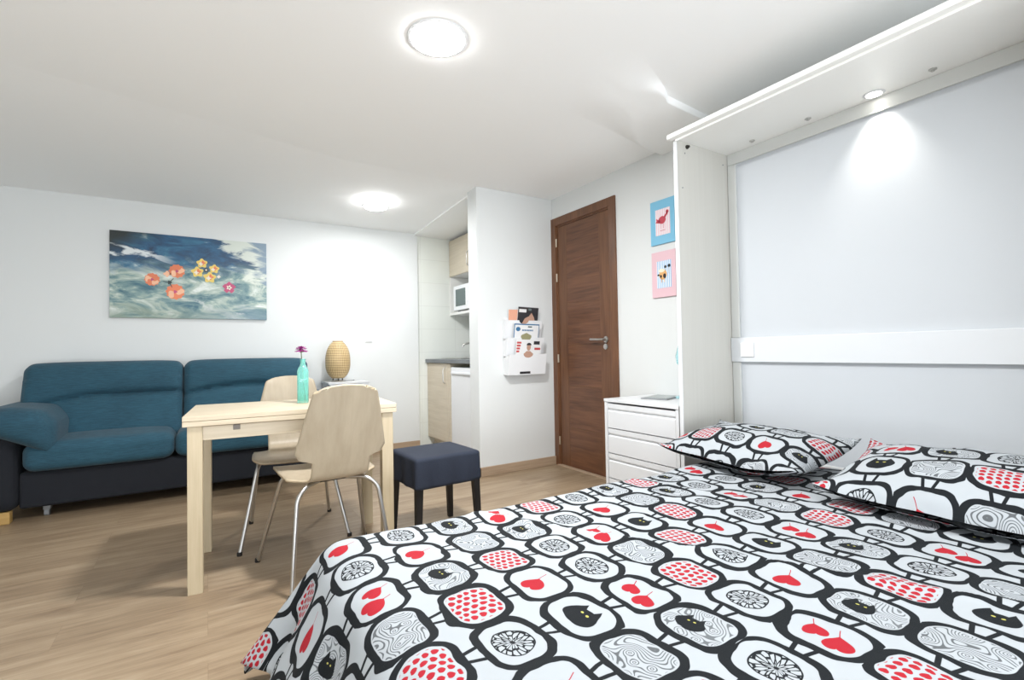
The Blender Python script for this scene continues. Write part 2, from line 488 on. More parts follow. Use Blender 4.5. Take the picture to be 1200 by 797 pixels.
# kitchen niche ceiling, a little lower still
bm = B()
nz = lambda x, y: ZC - .014 - (ZC - ZL) * ((y - YM) / (YB - YM)) * (x >= 0)
heightfield(bm, [1.872 + (XR - 1.852) * i / 6 for i in range(7)], lambda x: YM + .14, lambda x: YB + .06, 8, nz)
heightfield(bm, [1.872, 1.8722], lambda x: YM + .14, lambda x: YB + .06, 8, lambda x, y: nz(x, y) + (.05 if x < 1.8721 else 0)); struct('trim_1', bm, M['ceiling'], 'lower ceiling of the kitchen niche')
# shallow plaster beam that swells out of the ceiling towards the bed cabinet
bm = B()
bn = lambda x: piece([(1.20, 1.36), (1.61, 1.476), (1.76, 1.538), (1.93, 1.634), (2.074, 1.716), (2.408, 1.744), (2.70, 1.76)], x)
bf_ = lambda x: piece([(1.20, 2.08), (2.12, 2.192), (2.562, 2.258), (2.70, 2.27)], x)
def beamz(x, y):
    A = smooth(1.5, 2.12, x); wn = .004 + .22 * (1 - smooth(1.75, 2.02, x)); wf = .05 + .25 * (1 - smooth(1.9, 2.4, x))
    q = min(smooth(0, wn, y - bn(x) + .0005), smooth(0, wf, bf_(x) - y + .0005))
    return ZC + .0006 - (.036) * A * q
heightfield(bm, [1.20 + 1.42 * i / 60 for i in range(61)], lambda x: bn(x) - .001, lambda x: bf_(x) + .001, 150, beamz)
struct('trim_2', bm, M['ceiling'], 'shallow plaster ceiling beam beside the bed cabinet')
bm = B(); box(bm, XL - .1, 1.905, YB, YB + .15, 0, ZC, 0); struct('wall_back', bm, M['wall'], 'white wall behind the sofa')
bm = B(); box(bm, 1.905, XR + .1, YB + .025, YB + .15, 0, ZC, 0); struct('wall_kitchen', bm, M['tiles'], 'pale tiled wall at the end of the kitchen niche')
bm = B(); box(bm, XL - .12, XL, YF - .1, YB + .1, 0, ZC, 0); struct('wall_left', bm, M['wall'])
bm = B(); box(bm, 1.847, XR, YM, YM + .16, 0, ZC, .004); struct('wall_partition', bm, M['wall'], 'white partition wall carrying the magazine rack')
# right wall with the door opening
bm = B()
DY0, DY1, DZ = 2.735, 3.40, 2.085
box(bm, XR, XR + .12, YF - .1, DY0, 0, ZC, 0); box(bm, XR, XR + .12, DY1, YB + .1, 0, ZC, 0); box(bm, XR, XR + .12, DY0, DY1, DZ, ZC, 0)
struct('wall_right', bm, M['wall'], 'white wall with the wooden door and two small pictures')
# rear wall behind the camera, with a wide window opening added for fill light
bm = B()
wx0, wx1, wz0, wz1 = -1.8, 2.45, .12, 2.25
box(bm, XL - .1, wx0, YF - .12, YF, 0, ZC, 0); box(bm, wx1, XR + .1, YF - .12, YF, 0, ZC, 0)
box(bm, wx0, wx1, YF - .12, YF, 0, wz0, 0); box(bm, wx0, wx1, YF - .12, YF, wz1, ZC, 0)
struct('wall_front', bm, M['wall'])
bm = B()
for a, b_ in ((wx0, wx0 + .05), (wx1 - .05, wx1), ((wx0 + wx1) / 2 - .03, (wx0 + wx1) / 2 + .03)): box(bm, a, b_, YF - .09, YF - .03, wz0, wz1, .004)
for a, b_ in ((wz0, wz0 + .05), (wz1 - .05, wz1)): box(bm, wx0, wx1, YF - .09, YF - .03, a, b_, .004)
struct('added_window_1', bm, M['white'])  # frame of the added window, unseen, there to let fill light in
# skirting boards
bm = B(); box(bm, XL, 1.905, YB - .014, YB, 0, .073, .003); struct('baseboard_back', bm, M['base'])
bm = B(); box(bm, 1.833, XR, YM - .014, YM, 0, .073, .003); box(bm, 1.833, 1.847, YM - .014, YM + .16, 0, .073, .003); struct('baseboard_partition', bm, M['base'])
bm = B(); box(bm, XL, XL + .014, YF, YB, 0, .073, .003); struct('baseboard_left', bm, M['base'])
bm = B(); box(bm, XR - .014, XR, 2.345, 2.655, 0, .073, .003); struct('baseboard_right', bm, M['base'])

# ------------------------------------------------------------------ door
bm = B(); x0 = XR
# casing
box(bm, x0 - .014, x0 + .004, DY1, DY1 + .068, 0, DZ + .07, .003)
box(bm, x0 - .014, x0 + .004, DY0 - .072, DY0, 0, DZ + .07, .003)
box(bm, x0 - .014, x0 + .004, DY0 - .0, DY1 + .0, DZ, DZ + .07, .003)
# rebate
box(bm, x0 - .002, x0 + .11, DY1 - .012, DY1 + .004, 0, DZ, .001); box(bm, x0 - .002, x0 + .11, DY0 - .004, DY0 + .012, 0, DZ, .001)
box(bm, x0 - .002, x0 + .11, DY0, DY1, DZ - .012, DZ + .004, .001)
door = struct('door_1', bm, M['doorv'], 'dark walnut interior door with lever handle')
bm = B()
lx0, lx1 = x0 + .004, x0 + .040
ya, yb = DY0 + .014, DY1 - .014
box(bm, lx0, lx1, ya, ya + .115, .012, DZ - .014, .0015, mi=0)
box(bm, lx0, lx1, yb - .115, yb, .012, DZ - .014, .0015, mi=0)
zz = [.012, .345, .70, 1.045, 1.395, 1.745, DZ - .014]
for a, b_ in zip(zz, zz[1:]): box(bm, lx0 + .001, lx1 - .001, ya + .115, yb - .115, a, b_, .002, mi=1)
leaf = obj('door_leaf', bm, [M['doorv'], M['doorh']], door)
bm = B()
hy, hz = DY0 + .065, 1.075
lathe(bm, [(.0, 0), (.024, 0), (.025, .003), (.024, .008), (.012, .010), (.009, .012), (.009, .045), (0, .045)], n=24, mtx=Matrix.Translation((lx0, hy, hz)) @ Matrix.Rotation(-pi / 2, 4, 'Y'))
tube(bm, fillet([(lx0 - .04, hy, hz), (lx0 - .052, hy + .03, hz), (lx0 - .05, hy + .075, hz + .002), (lx0 - .045, hy + .135, hz + .004)], .02), .009)
obj('door_handle', bm, M['chrome'], door, True)['label'] = 'satin steel lever handle'
bm = B()
lathe(bm, [(0, 0), (.022, 0), (.023, .003), (.022, .008), (.010, .009), (0, .011)], n=24, mtx=Matrix.Translation((lx0, hy + .004, hz - .055)) @ Matrix.Rotation(-pi / 2, 4, 'Y'))
obj('lock_rose', bm, M['chrome'], door, True)
for z in (1.935, 1.63, .927, .216):
    bm = B(); tube(bm, [(x0 - .008, DY1 - .008, z - .035), (x0 - .008, DY1 - .008, z + .035)], .007, 10)
    obj('hinge', bm, M['brass'], door, True)
bm = B(); box(bm, x0 - .03, x0 + .11, DY0 - .01, DY1 + .01, 0, .011, .003); struct('trim_3', bm, M['base'], 'wooden threshold strip under the door')

# ================================================================== LIGHTS
def downlight(x, y, z, label, power, r=.10):
    t = thing('ceiling_downlight', label, 'ceiling light', (x, y, z), 0, 'round ceiling downlights')
    bm = B(); lathe(bm, [(r, -.006), (r + .012, -.004), (r + .014, 0), (r, .001), (r - .004, -.003), (r, -.006)], n=48, caps=False); obj('rim', bm, M['white'], t, True)
    bm = B(); lathe(bm, [(0, -.026), (r * .4, -.025), (r * .75, -.020), (r * .93, -.012), (r * .985, -.002), (0, -.0015)], n=48); obj('diffuser', bm, M['lamp'], t)
    L = bpy.data.lights.new('light', 'AREA'); L.shape = 'DISK'; L.size = r * 2; L.energy = power; L.color = (.98, .99, 1)
    o = bpy.data.objects.new('light', L); COL.objects.link(o); o.location = (x, y, z - .030)
    return t
downlight(.838, 1.894, ZC, 'larger, brighter round ceiling light nearest the camera at the top of the picture', 44, .115)
downlight(1.229, 4.134, ZL, 'smaller round ceiling light near the back wall by the kitchen niche', 12)
# extra fitting, added out of view behind the camera for more light
downlight(.84, -.5, ZC, 'round ceiling light added out of view behind the camera as fill', 13)
L = bpy.data.lights.new('added_fill', 'AREA'); L.shape = 'RECTANGLE'; L.size = 3.8; L.size_y = 1.0; L.energy = 110; L.color = (.93, .965, 1)  # added fill lamp outside the made-up window, tilted up to brighten the ceiling
o = bpy.data.objects.new('added_fill', L); COL.objects.link(o); o.location = ((wx0 + wx1) / 2, YF - .55, .62); o.rotation_euler = (radians(90 + 50), 0, 0)
W = bpy.data.worlds.new('World'); SC.world = W; W.use_nodes = True
W.node_tree.nodes['Background'].inputs[0].default_value = (.85, .92, 1, 1); W.node_tree.nodes['Background'].inputs[1].default_value = 1.5

# ================================================================== WALL BED CABINET
CY0, CY1 = .185, 1.714; CX0, CX1 = 2.133, 2.598
t = thing('bed_cabinet', 'tall white fold-down bed cabinet around the head of the bed', 'cabinet', (0, 0, 0))
bm = B(); box(bm, CX0, CX1, CY1, CY1 + .022, 0, 2.113, .0015, mi=0)
obj('side_panel', bm, M['cabside'], t)['label'] = 'cream side panel'
bm = B(); box(bm, CX0, CX1, CY0 - .022, CY0, 0, 2.113, .0015); obj('side_panel', bm, M['cabside'], t)
for yy in (CY1 + .011, CY0 - .011):
    bm = B(); box(bm, CX0 - .004, CX0 + .0005, yy - .0115, yy + .0115, 0, 2.113, .001); obj('edge_band', bm, M['white'], t)
bm = B(); box(bm, CX0 - .045, CX1, CY0 - .03, CY1 + .03, 2.113, 2.137, .002)
box(bm, CX0 - .014, CX0 - .0045, CY0 + .0, CY1, 2.101, 2.1135, .001)
obj('top_panel', bm, M['cabwhite'], t)
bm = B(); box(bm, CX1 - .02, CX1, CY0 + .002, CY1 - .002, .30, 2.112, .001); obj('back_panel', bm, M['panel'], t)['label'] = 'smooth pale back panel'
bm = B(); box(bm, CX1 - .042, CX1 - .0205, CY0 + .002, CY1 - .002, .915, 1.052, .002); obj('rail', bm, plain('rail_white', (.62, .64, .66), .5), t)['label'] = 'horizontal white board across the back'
# cove strip under the top and down the side
bm = B(); box(bm, CX1 - .032, CX1 - .0202, CY0 + .003, CY1 - .003, 2.048, 2.1125, .001); box(bm, CX1 - .032, CX1 - .0202, CY1 - .05, CY1 - .003, 1.054, 2.046, .001)
box(bm, CX1 - .032, CX1 - .0202, CY1 - .05, CY1 - .003, .33, .913, .001)
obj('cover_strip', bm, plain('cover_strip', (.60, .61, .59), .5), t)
bm = B()
X = Matrix.Translation((2.212, CY1 - .0005, 2.088)) @ Matrix.Rotation(pi / 2, 4, 'X')
lathe(bm, [(0, 0), (.011, 0), (.011, .006), (.007, .008), (.007, .016), (0, .016)], n=16, mtx=X)
obj('catch', bm, M['dark'], t, True)['label'] = 'small dark bed catch'
for (xx, zz_) in ((2.195, 2.052), (2.527, 2.05), (2.17, 1.86)):
    bm = B(); lathe(bm, [(0, 0), (.004, 0), (.004, .002), (0, .002)], n=12, mtx=Matrix.Translation((xx, CY1 - .0003, zz_)) @ Matrix.Rotation(pi / 2, 4, 'X')); obj('screw', bm, M['grey'], t, True)
for yy in (.745, 1.245, 1.543):
    bm = B(); lathe(bm, [(0, 0), (.014, 0), (.014, -.004), (.007, -.006), (.007, -.010), (0, -.010)], n=20, mtx=Matrix.Translation((2.50, yy * .97 + .02, 2.1129)))
    obj('cam_fitting', bm, M['chrome'], t, True)
sp = thing('cabinet_spotlight', 'small lit spotlight recessed under the top of the bed cabinet', 'spotlight', (2.515, .955, 2.1125))
bm = B(); lathe(bm, [(.030, -.004), (.040, -.003), (.042, -.0003), (.030, -.0003), (.030, -.004)], n=32, caps=False); obj('rim', bm, M['white'], sp, True)
bm = B(); lathe(bm, [(0, -.0035), (.031, -.0035), (.031, -.001), (0, -.001)], n=32); obj('bulb', bm, M['spotglow'], sp)
L = bpy.data.lights.new('spot', 'SPOT'); L.energy = 12; L.spot_size = radians(84); L.spot_blend = 1.0; L.shadow_soft_size = .03; L.color = (1, .97, .90)
o = bpy.data.objects.new('spot', L); COL.objects.link(o); o.location = (2.515, .955, 2.10)
o.rotation_euler = Vector((.10, 0, -.6)).to_track_quat('-Z', 'Y').to_euler()
def switch(name, label, loc, rz, w=.082):
    t = thing(name, label, 'light switch', loc, rz)
    bm = B(); box(bm, -w / 2, w / 2, -.008, 0, -w / 2, w / 2, .003); obj('plate', bm, M['ivory'], t)
    bm = B(); box(bm, -w * .32, w * .32, -.013, -.0078, -w * .36, w * .36, .002); obj('rocker', bm, M['ivory'], t)
switch('light_switch', 'white switch on the horizontal board behind the bed', (CX1 - .0425, 1.612, .983), -pi / 2 + pi, .078)
bpy.data.objects['light_switch'].rotation_euler = (0, 0, -pi / 2)
switch('light_switch', 'small white switch on the back wall right of the woven lamp', (1.378, YB, 1.15), 0, .075)

# ================================================================== BED
ZT = .445
BX1 = 2.57; BY0, BY1 = .22, 1.63
t = thing('bed', 'double mattress on a fold-down base under the printed duvet', 'bed', (0, 0, 0))
bm = B(); box(bm, .34, 2.50, .265, 1.53, .24, ZT - .008, .03, 4); obj('mattress', bm, plain('mattress_ticking', (.75, .75, .74), .8), t, True)
bm = B(); box(bm, .33, 2.54, .25, 1.545, .14, .239, .004); obj('bed_base', bm, M['white'], t)
for (xx, yy) in ((.42, .34), (.42, 1.46)):
    bm = B(); tube(bm, [(xx, yy, 0), (xx, yy, .141)], .02, 16); obj('leg', bm, M['chrome'], t, True)

IX0, IY0, IY1, RB = .345, .275, 1.49, .07
def duvet(x, y):
    ex = min(0, x - IX0); ey = (y - IY1) if y > IY1 else min(0, y - IY0)
    px = max(x, IX0); py = min(max(y, IY0), IY1)
    d = hypot(ex, ey)
    z = ZT
    # quilt relief on the top
    z += .009 * (noise.noise(Vector((x * 3.1, y * 3.5, 1.7)))) + .004 * noise.noise(Vector((x * 9 + y * 4, y * 11, 4.2)))
    cr = x - (.75 - .25 * y); z += .006 * math.exp(-(cr / .02) ** 2) * max(0, min(1, (1.2 - y) * 2)) * .6
    cr = (x + .55 * y) - 1.62; z += .007 * math.exp(-(cr / .02) ** 2)
    cr = (x + .3 * y) - 1.98; z += .006 * math.exp(-(cr / .018) ** 2)
    if x > 1.7: z += .012 * min(1, (x - 1.7) / .3) * (.5 + noise.noise(Vector((x * 6, y * 6, 9))))
    if d < 1e-6: return (px, py, z)
    dx, dy = ex / d, ey / d
    corner = 4 * abs(dx * dy) ** 1.2            # 1 on the diagonal of the corner
    amax = radians(76 - 16 * min(1, abs(dx)) - 8 * min(1, corner))
    R = RB + .03 * abs(dx)
    L1 = R * amax
    if d <= L1:
        a = d / R; off = R * sin(a); dz = R * (1 - cos(a))
    else:
        off = R * sin(amax) + (d - L1) * cos(amax); dz = R * (1 - cos(amax)) + (d - L1) * sin(amax)
    # folds of the hanging cloth
    hang = max(0, min(1, (d - .05) / .25))
    if abs(dx) > .999: ph = y * 15 + 1.3
    elif abs(dy) > .999: ph = x * 14
    else: ph = atan2(dy, -dx) * 4.2 + IY1 * 15 + 1.3
    off += hang * .020 * sin(ph) + hang * .010 * sin(ph * 2.3 + 1)
    xo, yo = px + dx * off, py + dy * off
    if xo > 2.08: yo = min(max(yo, .192), 1.704)
    return (xo, yo, max(.03, z - dz))
xs = cell_axis(-.06, 2.35, X0, PX, 14)
ys = cell_axis(-.02, 1.90, Y0, PY, 13)
me = cell_mesh('duvet', xs, ys, duvet)
dv = link('duvet', me)
md = dv.modifiers.new('thick', 'SOLIDIFY'); md.thickness = .006; md.offset = -1
tag(dv, 'white duvet cover printed with black framed hearts, cats and red apples, over the bed', 'duvet')

def pillow(name, label, loc, rot, w, h, T, koff, joff, seed, own, cy=0.0, sag=0):
    """w across the bed (y), h along it (x)"""
    xs = cell_axis(-h / 2, h / 2, .062, PX, 14); ys = cell_axis(-w / 2, w / 2, cy, PY, 13)
    hx = max(abs(xs[0]), abs(xs[-1])); hy = max(abs(ys[0]), abs(ys[-1]))
    def mk(sign):
        def f(x, y):
            u, v = x / hx, y / hy
            u = max(-1, min(1, u)); v = max(-1, min(1, v))
            hh = (max(0, 1 - abs(u) ** 2.4)) ** .62 * (max(0, 1 - abs(v) ** 3.0)) ** .62
            X_ = x * (1 - .07 * (1 - v * v)); Y_ = y * (1 - .05 * (1 - u * u))
            e = min(1 - abs(u), 1 - abs(v))
            z = sign * T * hh * (1.0 if sign > 0 else .45)
            if sign > 0:
                z += .010 * noise.noise(Vector((x * 8 + seed, y * 8, seed))) * min(1, e * 6)
                z += .006 * sin((u * 3 + v * 5 + seed) * 3) * (1 - min(1, e * 3)) * min(1, e * 12)
            z += .012 * noise.noise(Vector((x * 4, y * 4, seed + 5)))
            z += .045 * (abs(u) ** 3 * abs(v) ** 3) * (1 if sign else 1)
            z += sag * v
            return (X_, Y_, z)
        return f
    a = cell_mesh('top', xs, ys, mk(1), koff, joff, .062, cy, own); b_ = cell_mesh('bot', xs, ys, mk(-1), koff + 3, joff + 2, .062, cy)
    bm = B(); bm.from_mesh(a)
    n0 = len(bm.faces); bm.from_mesh(b_); bm.faces.ensure_lookup_table()
    bmesh.ops.reverse_faces(bm, faces=bm.faces[n0:])
    bmesh.ops.remove_doubles(bm, verts=bm.verts[:], dist=.0006)
    me = bpy.data.meshes.new(name); bm.to_mesh(me); bm.free()
    for f in FAB: me.materials.append(f)
    for p in me.polygons: p.use_smooth = True
    o = link(name, me); o.location = loc; o.rotation_euler = rot
    tag(o, label, 'pillow', 'printed pillows on the bed'); return o
pillow('pillow', 'printed pillow nearer the white chest of drawers, further of the two', (2.125, 1.335, .525), (0, radians(-9), radians(-3)), .70, .50, .10, 5, 3, 2.0, {(-1, 2): 'W', (-1, 1): 'A', (-1, 0): 'D', (-1, -1): 'H', (-1, -2): 'X', (-2, 2): 'A', (-2, 1): 'W', (-2, 0): 'D', (-2, -1): 'S', (-2, -2): 'W', (0, 2): 'D', (0, 1): 'S', (0, 0): 'C', (0, -1): 'S', (0, -2): 'A'})
pillow('pillow', 'printed pillow at the right edge of the picture, nearer of the two', (2.08, .565, .520), (0, radians(-10), radians(2)), .74, .54, .11, 4, 1, 5.0, {(-1, 2): 'D', (-1, 1): 'C', (-1, 0): 'S', (-1, -1): 'A', (-1, -2): 'H', (-2, 2): 'A', (-2, 1): 'D', (-2, 0): 'H', (-2, -1): 'S', (-2, -2): 'D', (0, 2): 'A', (0, 1): 'W', (0, 0): 'X', (0, -1): 'D', (0, -2): 'H'}, .05)

# ================================================================== CHEST OF DRAWERS
QX0, QX1, QY0, QY1, QZ = 2.14, 2.585, 1.752, 2.328, .684
t = thing('chest_of_drawers', 'low white chest of drawers between the door and the bed cabinet', 'chest of drawers', (0, 0, 0))
bm = B()
box(bm, QX0, QX1, QY0, QY0 + .022, 0, QZ - .0155, .0015); box(bm, QX0, QX1, QY1 - .022, QY1, 0, QZ - .0155, .0015)
box(bm, QX1 - .012, QX1 - .002, QY0 + .022, QY1 - .022, .02, QZ - .016, .001); box(bm, QX0 + .02, QX1, QY0 + .022, QY1 - .022, .0, .03, .001)
obj('carcass', bm, M['white'], t)
bm = B(); box(bm, QX0 - .004, QX1, QY0 - .002, QY1 + .002, QZ - .015, QZ + .003, .002); obj('top', bm, M['white'], t)
dz = (QZ - .03 - .03) / 4
for i in range(4):
    z1 = QZ - .026 - i * dz; z0 = z1 - dz + .006
    bm = B()
    # front with a scooped grip along its top
    y0, y1 = QY0 + .025, QY1 - .025
    pr = [(QX0 + .004, z1), (QX0 + .004, z1 - .028), (QX0 + .016, z1 - .040), (QX0 + .003, z1 - .048), (QX0 + .003, z0), (QX0 + .022, z0), (QX0 + .022, z1)]
    vs0 = [bm.verts.new((x, y0, z)) for x, z in pr]; vs1 = [bm.verts.new((x, y1, z)) for x, z in pr]
    bm.faces.new(vs0); bm.faces.new(vs1[::-1])
    for k in range(len(pr)): bm.faces.new((vs0[k], vs0[(k + 1) % len(pr)], vs1[(k + 1) % len(pr)], vs1[k]))
    bmesh.ops.recalc_face_normals(bm, faces=bm.faces[:])
    box(bm, QX0 + .023, QX1 - .03, y0 + .01, y1 - .01, z0 + .01, z1 - .03, .001)
    obj('drawer', bm, M['white'], t)
tb = thing('tablet', 'thin dark tablet lying on the white chest of drawers', 'tablet', (2.42, 2.11, QZ + .003), radians(18))
bm = B(); box(bm, -.12, .12, -.085, .085, .0, .008, .003); obj('case', bm, M['grey'], tb)
bm = B(); box(bm, -.11, .11, -.075, .075, .0078, .0095, .0005); obj('screen', bm, M['darkglass'], tb)
bm = B(); lathe(bm, [(0, 0), (.045, 0), (.047, .01), (.047, .012), (.02, .018), (.010, .05), (.009, .19), (.034, .215), (.040, .26), (.014, .36), (0, .365)], n=28)
lb = obj('table_lamp', bm, [M['blueglass']], None, True); lb.location = (2.50, 2.010, QZ + .004)
tag(lb, 'pale aqua glass lamp on the chest, half hidden by the bed cabinet', 'lamp')

# ================================================================== PICTURES
def card(bm, y0, y1, z0, z1, x, th, mi): box(bm, x - th, x, y0, y1, z0, z1, .0006, 1, mi)
def disc_yz(bm, y, z, ry, rz_, x, mi, n=20, th=.001, ang=0):
    pts = []
    for k in range(n):
        a = 2 * pi * k / n; u, v = ry * cos(a), rz_ * sin(a)
        pts.append((u * cos(ang) - v * sin(ang), u * sin(ang) + v * cos(ang)))
    prism(bm, pts, 0, th, mi, Matrix.Translation((x, y, z)) @ Matrix(((0, 0, -1, 0), (1, 0, 0, 0), (0, 1, 0, 0), (0, 0, 0, 1))))
def poster(name, label, y0, y1, z0, z1, bg, paper, stripe, kind):
    t = thing(name, label, 'picture', (0, 0, 0), 0, 'small animal pictures beside the door')
    mb = plain(name + '_board', bg, .6)
    bm = B(); card(bm, y0, y1, z0, z1, XR, .012, 0); obj('board', bm, mb, t)
    iy0, iy1, iz0, iz1 = y0 + (y1 - y0) * .17, y1 - (y1 - y0) * .22, z0 + (z1 - z0) * .20, z1 - (z1 - z0) * .21
    bm = B(); x = XR - .0121
    card(bm, iy0, iy1, iz0, iz1, x, .001, 0)
    n = 9
    for i in range(n):
        w = (iy1 - iy0) / n; card(bm, iy0 + i * w + w * .1, iy0 + i * w + w * .55, iz0, iz1, x - .001, .0006, 1)
    cy, cz = (iy0 + iy1) / 2, (iz0 + iz1) / 2; x -= .0017
    if kind == 'bird':
        disc_yz(bm, cy + .004, cz + .012, .030, .026, x, 2)
        prism(bm, [(-.02, .02), (-.045, .045), (-.040, .062), (-.028, .050), (-.01, .03)], 0, .001, 2, Matrix.Translation((x, cy, cz)) @ Matrix(((0, 0, -1, 0), (1, 0, 0, 0), (0, 1, 0, 0), (0, 0, 0, 1))))
        disc_yz(bm, cy - .040, cz + .060, .012, .012, x, 2)
        prism(bm, [(.02, .01), (.055, .03), (.05, .012), (.06, .002), (.025, -.008)], 0, .001, 2, Matrix.Translation((x, cy, cz)) @ Matrix(((0, 0, -1, 0), (1, 0, 0, 0), (0, 1, 0, 0), (0, 0, 0, 1))))
        for dy in (-.008, .012): card(bm, cy + dy, cy + dy + .002, cz - .045, cz - .012, x, .001, 2)
        card(bm, cy - .022, cy + .020, cz - .060, cz - .057, x, .001, 2)
        mats = [plain('print_paper_' + name, paper, .6), plain('print_stripe_' + name, stripe, .6), plain('print_rose', (.55, .06, .09), .6)]
    else:
        disc_yz(bm, cy + .008, cz - .002, .032, .034, x, 2, ang=.5)
        disc_yz(bm, cy + .018, cz + .026, .026, .012, x - .001, 4)
        disc_yz(bm, cy - .006, cz - .012, .012, .016, x - .001, 3); disc_yz(bm, cy + .024, cz - .012, .008, .010, x - .001, 3)
        disc_yz(bm, cy - .014, cz + .048, .010, .010, x, 3); disc_yz(bm, cy - .044, cz + .052, .011, .011, x, 3)
        for dy, h in ((-.015, .04), (-.043, .045)): card(bm, cy + dy, cy + dy + .002, cz + .0, cz + h, x, .001, 3)
        card(bm, cy - .006, cy - .001, cz - .055, cz - .02, x, .001, 2); card(bm, cy + .018, cy + .023, cz - .055, cz - .02, x, .001, 2)
        disc_yz(bm, cy + .045, cz - .002, .012, .006, x, 3)
        mats = [plain('print_paper_' + name, paper, .6), plain('print_stripe_' + name, stripe, .6), plain('print_orange', (.75, .42, .16), .6), M['print'], plain('print_cream', (.85, .78, .60), .6)]
    obj('print', bm, mats, t)
poster('bird_picture', 'small blue picture of a pink bird, upper of two beside the door', 2.118, 2.320, 1.700, 1.998, (.20, .50, .70), (.85, .84, .86), (.80, .50, .56), 'bird')
poster('cow_picture', 'small pink picture of an orange animal on blue stripes, below the blue one', 2.118, 2.318, 1.342, 1.650, (.74, .50, .55), (.85, .88, .92), (.20, .42, .68), 'cow')

# canvas with sky and flowers
t = thing('canvas_picture', 'wide unframed canvas of flowers floating over a stormy blue sky above the sofa', 'picture', (-.094, YB, 1.662))
CW, CH = 1.105, .690
def sky():
    m = NT('painted_sky'); x, y, z = m.sep(m.obj())
    u = x / CW; v = z / CH
    w1 = m.noise(m.comb(u * 2.2 + v * .6, v * 3.4 - u * .5), 1.8, 7, .62, .9)
    w2 = m.noise(m.comb(u * 5.0, v * 9.0 + u * 3.0, 4.0), 1.2, 5, .6, .6)
    f = w1 * .72 + w2 * .28
    # darker blue upper half, pale green lower
    top = m.math('MULTIPLY_ADD', v - .10 - u * .10 + (w2 - .5) * .5, 5.5, .5, True)
    low = m.ramp(f, [(.38, (.03, .12, .17)), (.46, (.16, .27, .27)), (.53, (.42, .50, .44)), (.61, (.72, .76, .72))])
    upc = m.ramp(f, [(.38, (.006, .030, .075)), (.50, (.012, .085, .185)), (.58, (.03, .15, .25)), (.66, (.30, .42, .46))])
    c = m.mix(top, low, upc)
    cornr = m.math('MULTIPLY_ADD', v - u * 1.3 + w2 * .4, 3.2, -2.9, True)
    c = m.mix(cornr, c, (.014, .022, .022))
    wc = m.math('MULTIPLY_ADD', abs(v - .13 + u * .35 + (w1 - .5) * .5) * -1.0 + (w2 - .5) * .5, 14.0, .6, True) * m.math('MULTIPLY_ADD', u, -6.0, -.6, True)
    c = m.mix(wc * .9, c, (.74, .78, .78))
    st = m.math('MULTIPLY_ADD', abs(v + .30 + u * .55 + (w1 - .5) * .35) * -1.0, 40.0, 1.0, True) * m.math('MULTIPLY_ADD', u, 8.0, .6, True)
    c = m.mix(st * .6, c, (.78, .80, .76))
    cl = m.math('MULTIPLY_ADD', v * 1.1 + u * 1.7 + (w1 - .5) * 1.6, 6.0, -4.4, True)
    c = m.mix(cl * .9, c, (.66, .70, .62))
    rc = m.math('MULTIPLY_ADD', u + (w2 - .5) * .4 + v * .15, 14.0, -6.3, True)
    c = m.mix(rc * .75, c, (.05, .14, .26))
    bt = m.math('MULTIPLY_ADD', v * -1.0 + (w2 - .5) * .6, 5.0, -1.5, True)
    c = m.mix(bt * .75, c, m.mix(m.math('MULTIPLY_ADD', u, 2.0, .3, True), (.17, .24, .18), (.10, .19, .26)))
    m.bsdf(c, .35); return m.m
bm = B(); box(bm, -CW / 2, CW / 2, -.022, -.0005, -CH / 2, CH / 2, .002); obj('canvas', bm, sky(), t)
FM = [plain('paint_orange', (.72, .20, .09), .5, var=.35), plain('paint_yellow', (.80, .58, .14), .5, var=.3), plain('paint_pink', (.50, .07, .17), .5, var=.4), plain('paint_dark', (.03, .05, .05), .5), plain('paint_peach', (.85, .48, .30), .5), plain('paint_pale', (.80, .72, .62), .5)]
MXZ = Matrix(((1, 0, 0, 0), (0, 0, -1, 0), (0, 1, 0, 0), (0, 0, 0, 1)))
def blob(bm, x, z, r, mi, lobes=5, k=.18, y=-.0225, ph=0):
    n = 60; pts = [((r * (1 + k * cos(lobes * 2 * pi * i / n + ph)) * cos(2 * pi * i / n)), (r * (1 + k * cos(lobes * 2 * pi * i / n + ph)) * sin(2 * pi * i / n))) for i in range(n)]
    prism(bm, pts, 0, .0008, mi, Matrix.Translation((x, y, z)) @ MXZ)
def uvp(px, py):      # position on the canvas from fractions
    return ((px - .5) * CW, (.5 - py) * CH)
bm = B()
for (fx, fy, r) in ((.245, .545, .050), (.395, .43, .054), (.385, .68, .062)):
    x, z = uvp(fx, fy); blob(bm, x, z, r, 0, 11, .07, ph=fx * 9)
    for q in range(5): a = q * 1.26 + fx * 7; blob(bm, x + r * .5 * cos(a), z + r * .5 * sin(a), r * .46, 4 if q % 2 else 0, 3, .15, -.0234 - q * .0002)
    blob(bm, x, z, r * .2, 2, 3, .2, -.0248)
x, z = uvp(.335, .47); blob(bm, x, z, .022, 4, 4, .2)
x, z = uvp(.35, .57)
for a in (0, 2.1, 4.2): prism(bm, [(0, -.004), (.045, -.002), (.045, .002), (0, .004)], 0, .0008, 3, Matrix.Translation((x, -.0255, z)) @ MXZ @ Matrix.Rotation(a + .9, 4, 'Z'))
blob(bm, x, z, .013, 3, 3, .3, -.0245)
for (fx, fy, r) in ((.555, .315, .036), (.635, .375, .034), (.525, .425, .040), (.605, .485, .042)):
    x, z = uvp(fx, fy); blob(bm, x, z, r, 1, 5, .16, ph=fx * 8); blob(bm, x + .006, z + .004, r * .45, 0, 4, .3, -.0235)
    blob(bm, x - .008, z - .006, r * .35, 5, 4, .3, -.0238)
x, z = uvp(.582, .395); blob(bm, x, z, .017, 3, 6, .2, -.0245); blob(bm, x, z, .007, 5, 4, .1, -.0255)
x, z = uvp(.735, .60)
